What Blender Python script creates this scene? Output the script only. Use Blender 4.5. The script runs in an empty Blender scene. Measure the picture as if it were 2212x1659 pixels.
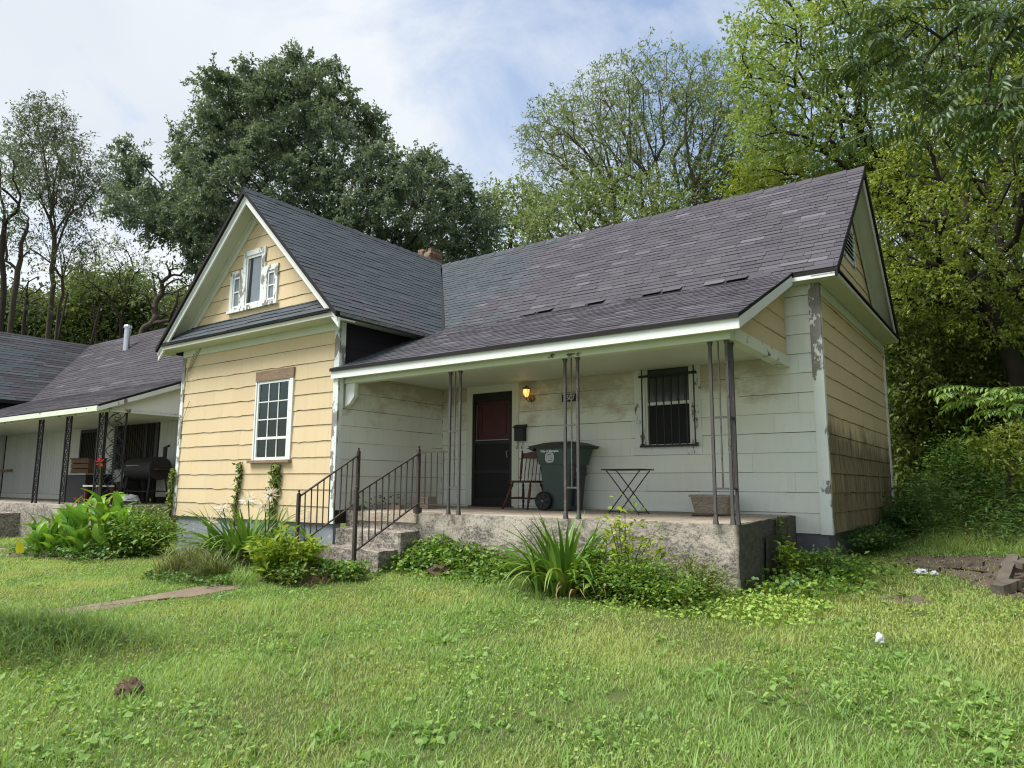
import bpy, math, random
import numpy as np
from mathutils import Vector, Matrix, noise as mnoise

S = bpy.context.scene
COL = S.collection
RNG = np.random.default_rng(11)
random.seed(7)

# ------------------------------------------------------------------ camera, sky, sun, exposure
CAM_P = np.array([8.984, -7.619, 0.381])
CAM_R = np.array([[0.8108653, 0.5852089, 0.0052918],      # right
                  [0.0784967, -0.1177165, 0.9899399],     # up
                  [-0.5799446, 0.8022926, 0.1413892]])    # forward
F_PX = 2134.8 / 3072 * 2212
cam_d = bpy.data.cameras.new('camera')
cam = bpy.data.objects.new('camera', cam_d)
COL.objects.link(cam)
cam_d.sensor_width = 36
cam_d.sensor_fit = 'HORIZONTAL'
cam_d.lens = 2134.8 / 3072 * 36
cam_d.clip_start = 0.05
cam_d.clip_end = 2000
cam.matrix_world = Matrix(((CAM_R[0][0], CAM_R[1][0], -CAM_R[2][0], CAM_P[0]),
                           (CAM_R[0][1], CAM_R[1][1], -CAM_R[2][1], CAM_P[1]),
                           (CAM_R[0][2], CAM_R[1][2], -CAM_R[2][2], CAM_P[2]),
                           (0, 0, 0, 1)))
S.camera = cam
S.render.engine = 'CYCLES'
S.view_settings.view_transform = 'Standard'
S.view_settings.look = 'None'
S.view_settings.gamma = 1
S.view_settings.exposure = 0.86
S.view_settings.use_curve_mapping = False
S.cycles.max_bounces = 7
S.cycles.diffuse_bounces = 4
S.cycles.glossy_bounces = 3
S.cycles.transmission_bounces = 4
S.cycles.transparent_max_bounces = 8
S.cycles.use_denoising = True
S.cycles.pixel_filter_type = 'BLACKMAN_HARRIS'
S.cycles.filter_width = 1.15
S.cycles.sample_clamp_indirect = 6

SUN_EL, SUN_AZ = 58, 214          # azimuth clockwise from +Y (the back of the lot)
sd = bpy.data.lights.new('sun', 'SUN')
sd.energy = 3.3
sd.angle = math.radians(32)
sd.color = (1.0, 0.97, 0.92)
sun = bpy.data.objects.new('sun', sd)
COL.objects.link(sun)
_az, _el = math.radians(SUN_AZ), math.radians(SUN_EL)
sdir = Vector((math.sin(_az) * math.cos(_el), math.cos(_az) * math.cos(_el), math.sin(_el)))
sun.rotation_euler = sdir.to_track_quat('Z', 'Y').to_euler()
sun.location = (-10, -20, 30)

W = bpy.data.worlds.new('World')
S.world = W
W.use_nodes = True
nt = W.node_tree
nt.nodes.clear()
def wn(t, **k):
    n = nt.nodes.new(t)
    for a, b in k.items():
        setattr(n, a, b)
    return n
out = wn('ShaderNodeOutputWorld')
sky = wn('ShaderNodeTexSky')
sky.sky_type = 'NISHITA'
sky.sun_disc = False
sky.sun_elevation = math.radians(SUN_EL)
sky.sun_rotation = math.radians(SUN_AZ)
sky.air_density = 1.0
sky.dust_density = 1.2
bg1 = wn('ShaderNodeBackground')
bg1.inputs['Strength'].default_value = 0.13
bg2 = wn('ShaderNodeBackground')
bg2.inputs['Color'].default_value = (0.80, 0.87, 0.95, 1)
bg2.inputs['Strength'].default_value = 0.57
mixw = wn('ShaderNodeMixShader')
tc = wn('ShaderNodeTexCoord')
sep = wn('ShaderNodeSeparateXYZ')
nt.links.new(tc.outputs['Generated'], sep.inputs[0])
mz = wn('ShaderNodeMath', operation='MAXIMUM'); mz.inputs[1].default_value = 0.0
az = wn('ShaderNodeMath', operation='ADD'); az.inputs[1].default_value = 0.35
dx = wn('ShaderNodeMath', operation='DIVIDE'); dy = wn('ShaderNodeMath', operation='DIVIDE')
cmb = wn('ShaderNodeCombineXYZ')
nt.links.new(sep.outputs[2], mz.inputs[0]); nt.links.new(mz.outputs[0], az.inputs[0])
nt.links.new(sep.outputs[0], dx.inputs[0]); nt.links.new(az.outputs[0], dx.inputs[1])
nt.links.new(sep.outputs[1], dy.inputs[0]); nt.links.new(az.outputs[0], dy.inputs[1])
nt.links.new(dx.outputs[0], cmb.inputs[0]); nt.links.new(dy.outputs[0], cmb.inputs[1])
def wnoise(scale, off, detail, rough=0.55, dist=0.0):
    mp = wn('ShaderNodeMapping'); mp.inputs['Location'].default_value = off
    nz = wn('ShaderNodeTexNoise'); nz.inputs['Scale'].default_value = scale
    nz.inputs['Detail'].default_value = detail; nz.inputs['Roughness'].default_value = rough
    nz.inputs['Distortion'].default_value = dist
    nt.links.new(cmb.outputs[0], mp.inputs[0]); nt.links.new(mp.outputs[0], nz.inputs['Vector'])
    return nz
big = wnoise(0.62, (12.1, 7.7, 0), 2, 0.45)
fine = wnoise(3.0, (5, 2, 0), 7, 0.6, 0.6)
ad = wn('ShaderNodeMath', operation='MULTIPLY_ADD'); ad.inputs[1].default_value = 0.42
nt.links.new(fine.outputs[0], ad.inputs[0]); nt.links.new(big.outputs[0], ad.inputs[2])
rmp = wn('ShaderNodeValToRGB')
rmp.color_ramp.elements[0].position = 0.56; rmp.color_ramp.elements[0].color = (0.16, 0.16, 0.16, 1)
rmp.color_ramp.elements[1].position = 0.72; rmp.color_ramp.elements[1].color = (1, 1, 1, 1)
nt.links.new(ad.outputs[0], rmp.inputs[0])
# thin grey modelling inside the cloud sheet
shade = wnoise(1.7, (3, 8, 0), 5, 0.5, 0.4)
rm2 = wn('ShaderNodeValToRGB')
rm2.color_ramp.elements[0].position = 0.3; rm2.color_ramp.elements[0].color = (0.74, 0.80, 0.88, 1)
rm2.color_ramp.elements[1].position = 0.62; rm2.color_ramp.elements[1].color = (0.93, 0.97, 1.0, 1)
nt.links.new(shade.outputs[0], rm2.inputs[0]); nt.links.new(rm2.outputs[0], bg2.inputs['Color'])
nt.links.new(sky.outputs[0], bg1.inputs['Color'])
nt.links.new(rmp.outputs[0], mixw.inputs[0])
nt.links.new(bg1.outputs[0], mixw.inputs[1]); nt.links.new(bg2.outputs[0], mixw.inputs[2])
nt.links.new(mixw.outputs[0], out.inputs[0])

# ------------------------------------------------------------------ helpers
def at(u, v, D):
    """a world point seen at (u, v) of the 2212 px wide photograph, D metres ahead of the lens"""
    return CAM_P + D * (CAM_R[2] + CAM_R[0] * (u - 1106) / F_PX + CAM_R[1] * (829.5 - v) / F_PX)

def px_size(p):
    q = CAM_R @ (np.asarray(p) - CAM_P)
    return q

def ground_z(x, y):
    z = -0.80 + 0.05 * np.minimum(0, y)
    z = z - 0.02 * np.clip(-x, 0, 8)
    z = z + 0.055 * np.clip(y, 0, 9)
    z = z + np.clip(y - 11, 0, 60) * 0.10
    return z

WL = {}
def link(o, parent, wl):
    COL.objects.link(o)
    WL[o.name] = np.array(wl, float)
    if parent is not None:
        o.parent = parent
        o.location = Vector(np.array(wl) - WL[parent.name])
    else:
        o.location = Vector(wl)
    return o

def props(o, label=None, cat=None, group=None, kind=None):
    if label: o['label'] = label
    if cat: o['category'] = cat
    if group: o['group'] = group
    if kind: o['kind'] = kind
    return o

def thing(name, label, cat, loc, group=None):
    o = bpy.data.objects.new(name, None)
    o.empty_display_size = 0.2
    link(o, None, loc)
    return props(o, label, cat, group)

def raw_mesh(name, V, F, mat, smooth=False):
    me = bpy.data.meshes.new(name)
    me.from_pydata([tuple(map(float, v)) for v in V], [], F)
    if mat: me.materials.append(mat)
    if smooth:
        me.polygons.foreach_set('use_smooth', [True] * len(me.polygons))
    me.update()
    return me

def obj_from(name, V, F, mat, parent=None, smooth=False, label=None, kind=None, origin=None):
    V = np.asarray(V, float)
    c = (V.min(0) + V.max(0)) / 2 if origin is None else np.asarray(origin, float)
    me = raw_mesh(name, V - c, F, mat, smooth)
    o = bpy.data.objects.new(name, me)
    link(o, parent, c)
    return props(o, label, None, None, kind)

class MB:
    def __init__(s): s.v = []; s.f = []
    def add(s, V, F):
        b = len(s.v); s.v += [tuple(v) for v in V]; s.f += [tuple(i + b for i in f) for f in F]; return s
    def box(s, a, b):
        x0, y0, z0 = a; x1, y1, z1 = b
        return s.add([(x0,y0,z0),(x1,y0,z0),(x1,y1,z0),(x0,y1,z0),(x0,y0,z1),(x1,y0,z1),(x1,y1,z1),(x0,y1,z1)],
                     [(0,3,2,1),(4,5,6,7),(0,1,5,4),(1,2,6,5),(2,3,7,6),(3,0,4,7)])
    def prism(s, poly, ext):
        n = len(poly); P = np.asarray(poly, float); Q = P + np.asarray(ext, float)
        return s.add(list(P) + list(Q), [tuple(range(n))[::-1], tuple(range(n, 2 * n))] +
                     [(i, (i + 1) % n, n + (i + 1) % n, n + i) for i in range(n)])
    def tube(s, pts, r, k=8, cap=True):
        pts = [np.asarray(p, float) for p in pts]; n = len(pts)
        rr = r if hasattr(r, '__len__') else [r] * n
        V = []; up = None
        for i in range(n):
            t = pts[min(i + 1, n - 1)] - pts[max(i - 1, 0)]
            t = t / (np.linalg.norm(t) + 1e-9)
            if up is None:
                up = np.array([0, 0, 1.]) if abs(t[2]) < 0.9 else np.array([1., 0, 0])
            a = up - t * (up @ t); a = a / (np.linalg.norm(a) + 1e-9); b = np.cross(t, a); up = a
            for j in range(k):
                w = 2 * math.pi * j / k + math.pi / k
                V.append(pts[i] + rr[i] * (math.cos(w) * a + math.sin(w) * b))
        F = [(i*k+j, i*k+(j+1) % k, (i+1)*k+(j+1) % k, (i+1)*k+j) for i in range(n-1) for j in range(k)]
        if cap:
            F += [tuple(range(k))[::-1], tuple(range((n-1)*k, n*k))]
        return s.add(V, F)
    def bar(s, p, q, w, h=None, upv=(0, 0, 1)):
        """square bar from p to q"""
        h = h or w
        p = np.asarray(p, float); q = np.asarray(q, float); t = (q - p) / np.linalg.norm(q - p)
        a = np.cross(t, np.asarray(upv, float))
        if np.linalg.norm(a) < 1e-3: a = np.cross(t, np.array([0, 1., 0]))
        a /= np.linalg.norm(a); b = np.cross(a, t)
        c = [(-1,-1),(1,-1),(1,1),(-1,1)]
        V = [p + a*w/2*i + b*h/2*j for i, j in c] + [q + a*w/2*i + b*h/2*j for i, j in c]
        return s.add(V, [(0,3,2,1),(4,5,6,7),(0,1,5,4),(1,2,6,5),(2,3,7,6),(3,0,4,7)])
    def lathe(s, prof, c, k=14, axis=2):
        """prof: (radius, height) pairs"""
        V = []; n = len(prof)
        for r, h in prof:
            for j in range(k):
                w = 2*math.pi*j/k; d = [r*math.cos(w), r*math.sin(w), h]
                if axis == 1: d = [d[0], d[2], d[1]]
                if axis == 0: d = [d[2], d[0], d[1]]
                V.append((c[0]+d[0], c[1]+d[1], c[2]+d[2]))
        F = [(i*k+j, i*k+(j+1) % k, (i+1)*k+(j+1) % k, (i+1)*k+j) for i in range(n-1) for j in range(k)]
        F += [tuple(range(k))[::-1], tuple(range((n-1)*k, n*k))]
        return s.add(V, F)
    def build(s, name, mat, parent=None, **k):
        return obj_from(name, s.v, s.f, mat, parent, **k)

def fast_mesh(name, V, tris=None, quads=None, mat=None, attr=None, smooth=False):
    me = bpy.data.meshes.new(name)
    V = np.ascontiguousarray(V, np.float32)
    me.vertices.add(len(V)); me.vertices.foreach_set('co', V.ravel())
    loops = []; starts = []; n = 0; tot = []
    if quads is not None and len(quads):
        loops.append(np.asarray(quads, np.int32).ravel()); m = len(quads)
        starts.append(np.arange(m) * 4); tot.append(np.full(m, 4)); n = m * 4
    if tris is not None and len(tris):
        loops.append(np.asarray(tris, np.int32).ravel()); m = len(tris)
        starts.append(n + np.arange(m) * 3); tot.append(np.full(m, 3)); n += m * 3
    L = np.concatenate(loops).astype(np.int32)
    me.loops.add(len(L)); me.loops.foreach_set('vertex_index', L)
    st = np.concatenate(starts).astype(np.int32)
    me.polygons.add(len(st)); me.polygons.foreach_set('loop_start', st)
    if smooth: me.polygons.foreach_set('use_smooth', np.ones(len(st), bool))
    if attr is not None:
        a = me.attributes.new('tint', 'FLOAT', 'POINT')
        a.data.foreach_set('value', np.ascontiguousarray(attr, np.float32))
    me.update(calc_edges=True)
    if mat: me.materials.append(mat)
    return me

def fast_obj(name, V, tris=None, quads=None, mat=None, attr=None, parent=None, smooth=False, kind=None, label=None, cat=None, group=None):
    V = np.asarray(V, float); c = (V.min(0) + V.max(0)) / 2; c[2] = V[:, 2].min()
    o = bpy.data.objects.new(name, fast_mesh(name, V - c, tris, quads, mat, attr, smooth))
    link(o, parent, c)
    return props(o, label, cat, group, kind)

# ------------------------------------------------------------------ materials
def C(r, g, b): return (r, g, b, 1)
class NM:
    """small node-material builder; every texture is sampled at the world position"""
    def __init__(s, name, rough=0.7, spec=0.3):
        s.m = bpy.data.materials.new(name); s.m.use_nodes = True
        s.t = s.m.node_tree; s.t.nodes.clear()
        s.out = s.n('ShaderNodeOutputMaterial'); s.b = s.n('ShaderNodeBsdfPrincipled')
        s.b.inputs['Roughness'].default_value = rough
        s.b.inputs['Specular IOR Level'].default_value = spec
        s.l(s.b.outputs[0], s.out.inputs[0])
        s.geo = s.n('ShaderNodeNewGeometry')
    def n(s, t, **k):
        x = s.t.nodes.new(t)
        for a, b in k.items(): setattr(x, a, b)
        return x
    def l(s, a, b): s.t.links.new(a, b)
    def noise(s, scale, stretch=(1, 1, 1), detail=4, rough=0.55, off=(0, 0, 0), dist=0):
        mp = s.n('ShaderNodeMapping'); mp.inputs['Scale'].default_value = stretch; mp.inputs['Location'].default_value = off
        nz = s.n('ShaderNodeTexNoise'); nz.inputs['Scale'].default_value = scale
        nz.inputs['Detail'].default_value = detail; nz.inputs['Roughness'].default_value = rough; nz.inputs['Distortion'].default_value = dist
        s.l(s.geo.outputs['Position'], mp.inputs[0]); s.l(mp.outputs[0], nz.inputs['Vector'])
        return nz.outputs[0]
    def ramp(s, src, stops, interp='LINEAR'):
        r = s.n('ShaderNodeValToRGB'); e = r.color_ramp.elements; r.color_ramp.interpolation = interp
        while len(e) < len(stops): e.new(0.5)
        for i, (p, c) in enumerate(stops):
            e[i].position = p; e[i].color = c if hasattr(c, '__len__') else (c, c, c, 1)
        s.l(src, r.inputs[0]); return r.outputs[0]
    def mix(s, fac, a, b, mode='MIX'):
        x = s.n('ShaderNodeMix', data_type='RGBA', blend_type=mode)
        for i, v in ((0, fac), (6, a), (7, b)):
            if hasattr(v, 'links'): s.l(v, x.inputs[i])
            else: x.inputs[i].default_value = v
        return x.outputs[2]
    def math(s, op, a, b=0.0, c=0.0):
        x = s.n('ShaderNodeMath', operation=op)
        for i, v in enumerate((a, b, c)):
            if hasattr(v, 'links'): s.l(v, x.inputs[i])
            else: x.inputs[i].default_value = v
        return x.outputs[0]
    def rand(s):
        return s.n('ShaderNodeObjectInfo').outputs['Random']
    def island(s):
        return s.geo.outputs['Random Per Island']
    def tint(s):
        a = s.n('ShaderNodeAttribute', attribute_name='tint'); return a.outputs['Fac']
    def pos(s):
        x = s.n('ShaderNodeSeparateXYZ'); s.l(s.geo.outputs['Position'], x.inputs[0]); return x.outputs
    def base(s, c):
        if hasattr(c, 'links'): s.l(c, s.b.inputs['Base Color'])
        else: s.b.inputs['Base Color'].default_value = c
        return s
    def bump(s, h, strength=0.3, dist=0.01):
        b = s.n('ShaderNodeBump'); b.inputs['Strength'].default_value = strength; b.inputs['Distance'].default_value = dist
        s.l(h, b.inputs['Height']); s.l(b.outputs[0], s.b.inputs['Normal']); return s
    def val(s, c, src, lo, hi):
        """multiply colour c by a value that runs lo..hi as src runs 0..1"""
        f = s.math('MULTIPLY_ADD', src, hi - lo, lo)
        g = s.n('ShaderNodeCombineColor')
        for i in range(3): s.l(f, g.inputs[i])
        return s.mix(1.0, c, g.outputs[0], 'MULTIPLY')

def plain(name, c, rough=0.6, spec=0.3, var=0.15, scale=6, bump=0.1, metal=0.0, stretch=(1, 1, 1)):
    m = NM(name, rough, spec)
    nz = m.noise(scale, stretch, 5)
    m.base(m.val(C(*c), nz, 1 - var, 1 + var))
    m.b.inputs['Metallic'].default_value = metal
    if bump: m.bump(m.noise(scale * 6, stretch, 4), bump, 0.004)
    return m.m

def painted_siding(name, c, dirt=(0.42, 0.34, 0.2), piece=0.10, mould=False, worn=None):
    m = NM(name, 0.65, 0.25)
    col = m.val(C(*c), m.rand(), 1 - piece, 1 + piece * 0.6)
    blot = m.ramp(m.noise(1.3, (1, 1, 1), 5, 0.6), [(0.35, 0.0), (0.7, 1.0)])
    col = m.mix(m.math('MULTIPLY', blot, 0.16), col, C(c[0] * 1.04, c[1] * 0.86, c[2] * 0.72))
    streak = m.ramp(m.noise(7, (1.6, 1.6, 0.22), 6, 0.65), [(0.52, 0.0), (0.8, 1.0)])
    col = m.mix(m.math('MULTIPLY', streak, 0.30), col, C(*dirt))
    if worn:  # tan higher up: lost paint plus porch shade put into the colour
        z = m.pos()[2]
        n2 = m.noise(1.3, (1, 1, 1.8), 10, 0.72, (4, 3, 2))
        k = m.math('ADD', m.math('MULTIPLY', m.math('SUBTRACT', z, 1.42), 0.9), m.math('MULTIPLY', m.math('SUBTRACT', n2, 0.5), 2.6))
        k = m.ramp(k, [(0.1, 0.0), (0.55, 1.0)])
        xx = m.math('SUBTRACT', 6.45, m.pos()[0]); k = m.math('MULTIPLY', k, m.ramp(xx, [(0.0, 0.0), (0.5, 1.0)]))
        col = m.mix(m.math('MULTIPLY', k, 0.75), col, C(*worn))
    if mould:
        z = m.pos()[2]
        n3 = m.noise(1.5, (1, 1, 0.5), 4, 0.6, (1, 2, 3)); n4 = m.noise(9, (2, 2, 0.16), 6, 0.7)
        h = m.math('ADD', m.math('MULTIPLY', m.math('SUBTRACT', 1.38, z), 1.6), m.math('MULTIPLY', m.math('SUBTRACT', n3, 0.5), 2.2))
        h = m.math('ADD', h, m.math('MULTIPLY', m.math('SUBTRACT', n4, 0.5), 1.6))
        h = m.ramp(h, [(0.05, 0.0), (0.65, 0.93)])
        n5 = m.noise(6, (2.2, 2.2, 0.25), 7, 0.7, (7, 7, 1))
        col = m.mix(m.math('MULTIPLY', h, m.ramp(n5, [(0.36, 1.0), (0.66, 0.55)])), col, m.mix(m.ramp(n3, [(0.35, 0.0), (0.6, 1.0)]), C(0.024, 0.018, 0.011), C(0.075, 0.052, 0.026)))
    m.base(col)
    m.bump(m.noise(60, (1, 1, 0.25), 3), 0.18, 0.004)
    return m.m

def peeling(name, paint, under, amount=0.5, scale=5, stretch=(1, 1, 0.45), rise=0.0):
    m = NM(name, 0.7, 0.25)
    a = m.noise(scale, stretch, 8, 0.68, (2, 7, 1))
    if rise: a = m.math('ADD', a, m.ramp(m.math('SUBTRACT', m.pos()[2], 1.5), [(0.0, 0.0), (0.5, rise)]))
    k = m.ramp(a, [(amount, 0.0), (amount + 0.02, 1.0)])
    g = m.noise(30, (3, 3, 0.3), 4)
    wood = m.val(C(*under), g, 0.55, 1.4)
    pn = m.val(C(*paint), m.noise(2.5, (1, 1, 1), 5), 0.86, 1.08)
    edge = m.ramp(a, [(amount - 0.03, 0.0), (amount - 0.005, 1.0)])
    pn = m.mix(m.math('MULTIPLY', edge, 0.25), pn, C(0.35, 0.33, 0.30))
    m.base(m.mix(k, pn, wood)); m.bump(m.math('SUBTRACT', 1.0, k), 0.8, 0.006)
    return m.m

def leaf_mat(name, c0, c1, c2, trans=0.35, rough=0.5, spec=0.35, patch=None, use='tint'):
    m = NM(name, rough, spec)
    t = m.tint()
    col = m.ramp(t, [(0.0, C(*c0)), (0.5, C(*c1)), (1.0, C(*c2))])
    if patch:
        pz = m.ramp(m.noise(patch[1], (1, 1, 1), 3), [(0.42, 0.0), (0.62, 1.0)])
        col = m.mix(m.math('MULTIPLY', pz, patch[2]), col, C(*patch[0]))
    m.base(col)
    tr = m.n('ShaderNodeBsdfTranslucent')
    m.l(m.mix(1.0, col, C(1.25, 1.15, 0.6), 'MULTIPLY'), tr.inputs['Color'])
    mx = m.n('ShaderNodeMixShader'); mx.inputs[0].default_value = trans
    m.l(m.b.outputs[0], mx.inputs[1]); m.l(tr.outputs[0], mx.inputs[2]); m.l(mx.outputs[0], m.out.inputs[0])
    return m.m

YEL = (0.63, 0.505, 0.315)
MAT = {}
MAT['yellow'] = painted_siding('yellow_painted_shingle', YEL, piece=0.035)
MAT['yellow_side'] = painted_siding('yellow_painted_shingle_mouldy', YEL, piece=0.05, mould=True)
MAT['white_siding'] = painted_siding('white_painted_board', (0.74, 0.77, 0.72), dirt=(0.50, 0.48, 0.42), piece=0.03, worn=(0.42, 0.34, 0.255))  # the tan carries both bare patches and painted-in shade
MAT['white'] = plain('white_paint', (0.74, 0.76, 0.73), 0.5, 0.35, 0.06, 3)
MAT['cream'] = plain('cream_paint', (0.62, 0.63, 0.54), 0.6, 0.3, 0.1, 2.5)
MAT['ceiling'] = plain('ceiling_paint', (0.60, 0.61, 0.53), 0.6, 0.25, 0.10, 1.5)
MAT['peel'] = peeling('peeling_white_paint', (0.74, 0.76, 0.74), (0.22, 0.19, 0.16), 0.60)
MAT['peel_heavy'] = peeling('heavily_peeling_paint', (0.72, 0.76, 0.73), (0.25, 0.23, 0.21), 0.525, 5, (1, 1, 0.5))
MAT['peel_corner'] = peeling('corner_board_paint_lost_at_the_top', (0.74, 0.78, 0.75), (0.25, 0.23, 0.21), 0.575, 5, (1, 1, 0.5), 0.11)
MAT['peel_beam'] = peeling('peeling_beam_paint', (0.66, 0.69, 0.58), (0.16, 0.13, 0.10), 0.64, 6, (0.4, 1, 1))
MAT['bare_wood'] = plain('bare_weathered_wood', (0.26, 0.18, 0.125), 0.85, 0.15, 0.6, 9, 0.4, stretch=(1, 1, 4))
MAT['backing'] = plain('dark_backing', (0.05, 0.042, 0.03), 0.95, 0.1, 0.2)
MAT['felt'] = plain('tar_felt', (0.018, 0.016, 0.02), 0.8, 0.3, 0.3, 4, 0.4)
MAT['roof_edge'] = plain('dark_roof_edge', (0.022, 0.02, 0.021), 0.85, 0.2, 0.2)
def shingle_mat(name, src, lift=1.0, cool=0.7):
    m = NM(name, 0.9, 0.2)
    r = m.rand() if src == 'object' else m.island()
    col = m.ramp(r, [(0.0, C(0.058*lift, 0.055*lift, 0.063*lift)), (0.45, C(0.067*lift, 0.062*lift, 0.071*lift)), (0.82, C(0.077*lift, 0.071*lift, 0.081*lift)),
                     (0.94, C(0.086*lift, 0.083*lift, 0.093*lift)), (0.985, C(0.112*lift, 0.107*lift, 0.12*lift))])
    gx_ = m.math('ADD', m.math('MULTIPLY', m.math('SUBTRACT', 1.3, m.pos()[0]), 0.30), m.math('MULTIPLY', m.math('SUBTRACT', m.noise(0.9, (1, 1, 1), 4, 0.6, (2.2, 0.4, 0)), 0.5), 2.2))
    gz = m.ramp(gx_, [(-0.1, 0.0), (0.45, 1.0)])
    col = m.mix(m.math('MULTIPLY', gz, cool), col, C(0.052*lift, 0.068*lift, 0.076*lift))
    col = m.val(col, m.noise(170, detail=2), 0.65, 1.4)
    m.base(col); m.bump(m.noise(220, detail=2), 0.4, 0.003)
    return m.m
MAT['shingle'] = shingle_mat('asphalt_shingle', 'object', 1.12)
MAT['shingle_mass'] = shingle_mat('asphalt_shingle_mass', 'island', 1.12)
MAT['shingle_far'] = shingle_mat('asphalt_shingle_neighbour', 'island', 0.85, 0.0)
def concrete(name, light, dark, mid=0.5):
    m = NM(name, 0.9, 0.15)
    a = m.noise(1.7, (1, 1, 1.5), 11, 0.76, (3, 1, 0)); b = m.noise(34, (1, 1, 1), 8, 0.8); z = m.pos()[2]
    c3 = m.noise(9, (1, 1, 2.2), 10, 0.8, (9, 1, 4))
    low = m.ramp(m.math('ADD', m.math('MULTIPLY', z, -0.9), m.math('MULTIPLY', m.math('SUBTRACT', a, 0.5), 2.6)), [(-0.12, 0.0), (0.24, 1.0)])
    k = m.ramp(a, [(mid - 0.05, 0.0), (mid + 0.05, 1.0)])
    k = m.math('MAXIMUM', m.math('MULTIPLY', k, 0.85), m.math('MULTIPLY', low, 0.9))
    k = m.math('MULTIPLY', k, m.math('MULTIPLY_ADD', m.ramp(c3, [(0.41, 0.0), (0.51, 1.0)]), 0.85, 0.15))
    sp = m.ramp(b, [(0.45, 0.0), (0.53, 1.0)])
    k = m.math('MULTIPLY', k, m.math('MULTIPLY_ADD', sp, 0.6, 0.4))
    k = m.math('MAXIMUM', k, m.math('MULTIPLY', m.ramp(b, [(0.53, 0.0), (0.58, 1.0)]), 0.6))
    end = m.math('MULTIPLY', m.ramp(m.math('SUBTRACT', m.pos()[0], 6.30), [(0.0, 0.0), (0.06, 1.0)]), m.math('MULTIPLY_ADD', m.ramp(c3, [(0.35, 0.8), (0.6, 1.0)]), 0.95, 0.0))  # end face darkened: algae, plus its shade painted into the colour
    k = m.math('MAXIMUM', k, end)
    col = m.mix(k, C(*light), C(*dark))
    col = m.mix(m.math('MULTIPLY', m.ramp(b, [(0.62, 0.0), (0.72, 1.0)]), 0.35), col, C(0.5, 0.46, 0.40))
    m.base(m.val(col, m.noise(70), 0.8, 1.2)); m.bump(m.noise(45, detail=6), 0.5, 0.012)
    return m.m
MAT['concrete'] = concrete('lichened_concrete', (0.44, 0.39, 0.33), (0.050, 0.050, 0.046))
MAT['concrete_top'] = concrete('worn_porch_floor', (0.40, 0.34, 0.27), (0.19, 0.15, 0.11), 0.6)
MAT['foundation'] = plain('grey_foundation', (0.13, 0.13, 0.15), 0.9, 0.15, 0.45, 4, 0.5)
MAT['foundation_blue'] = peeling('blue_grey_foundation', (0.26, 0.285, 0.32), (0.5, 0.47, 0.42), 0.58, 4, (1, 1, 1))
MAT['iron'] = plain('rusty_dark_iron', (0.055, 0.042, 0.036), 0.55, 0.4, 0.6, 9, 0.25)
MAT['post_iron'] = peeling('worn_painted_iron', (0.085, 0.080, 0.078), (0.075, 0.052, 0.042), 0.60, 9, (1, 1, 0.35))
MAT['black_iron'] = plain('black_iron', (0.012, 0.012, 0.014), 0.5, 0.4, 0.2)
MAT['door_black'] = plain('black_storm_door', (0.010, 0.009, 0.010), 0.45, 0.4, 0.3)
MAT['door_red'] = plain('dark_red_door', (0.058, 0.012, 0.016), 0.5, 0.4, 0.3)
MAT['alu'] = plain('dull_aluminium', (0.30, 0.30, 0.30), 0.4, 0.5, 0.15, metal=0.6)
MAT['galv'] = plain('galvanised_pipe', (0.55, 0.56, 0.58), 0.35, 0.5, 0.12, metal=0.8)
def glass():
    m = NM('window_glass', 0.04, 0.5)
    t = m.n('ShaderNodeBsdfTransparent'); t.inputs[0].default_value = (0.50, 0.58, 0.54, 1)
    g = m.n('ShaderNodeBsdfGlossy'); g.inputs['Roughness'].default_value = 0.03; g.inputs[0].default_value = (0.60, 0.68, 0.64, 1)
    f = m.n('ShaderNodeFresnel'); f.inputs[0].default_value = 1.55
    mx = m.n('ShaderNodeMixShader'); m.l(m.math('ADD', f.outputs[0], 0.03), mx.inputs[0]); m.l(t.outputs[0], mx.inputs[1]); m.l(g.outputs[0], mx.inputs[2])
    m.l(mx.outputs[0], m.out.inputs[0]); return m.m
MAT['glass'] = glass()
MAT['attic_glass'] = plain('reflection_tinted_glass', (0.17, 0.20, 0.23), 0.2, 0.5, 0.25, 4)  # grey-blue base colour stands in for a reflection in the panes
MAT['dusty_glass'] = plain('dusty_dark_glass', (0.055, 0.062, 0.068), 0.15, 0.5, 0.3, 3)
MAT['interior'] = plain('dark_interior', (0.03, 0.034, 0.033), 0.9, 0.1, 0.2)
MAT['blind'] = plain('window_blind', (0.16, 0.18, 0.175), 0.7, 0.2, 0.1)
def brick_mat():
    m = NM('old_brick', 0.9, 0.15)
    c = m.ramp(m.rand(), [(0, C(0.16, 0.085, 0.06)), (0.5, C(0.24, 0.15, 0.11)), (1, C(0.33, 0.25, 0.19))])
    m.base(m.val(c, m.noise(18, detail=6), 0.5, 1.4)); m.bump(m.noise(50), 0.5, 0.006); return m.m
MAT['brick'] = brick_mat()
MAT['mortar'] = plain('old_mortar', (0.30, 0.27, 0.23), 0.95, 0.1, 0.3, 20, 0.5)
MAT['bark'] = plain('grey_brown_bark', (0.085, 0.070, 0.055), 0.95, 0.1, 0.45, 7, 0.8, stretch=(1, 1, 0.3))
MAT['bark_dark'] = plain('dark_bark', (0.045, 0.038, 0.032), 0.95, 0.1, 0.45, 7, 0.8, stretch=(1, 1, 0.3))
MAT['bark_pale'] = plain('pale_bark', (0.17, 0.15, 0.125), 0.95, 0.1, 0.4, 7, 0.8, stretch=(1, 1, 0.3))
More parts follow.
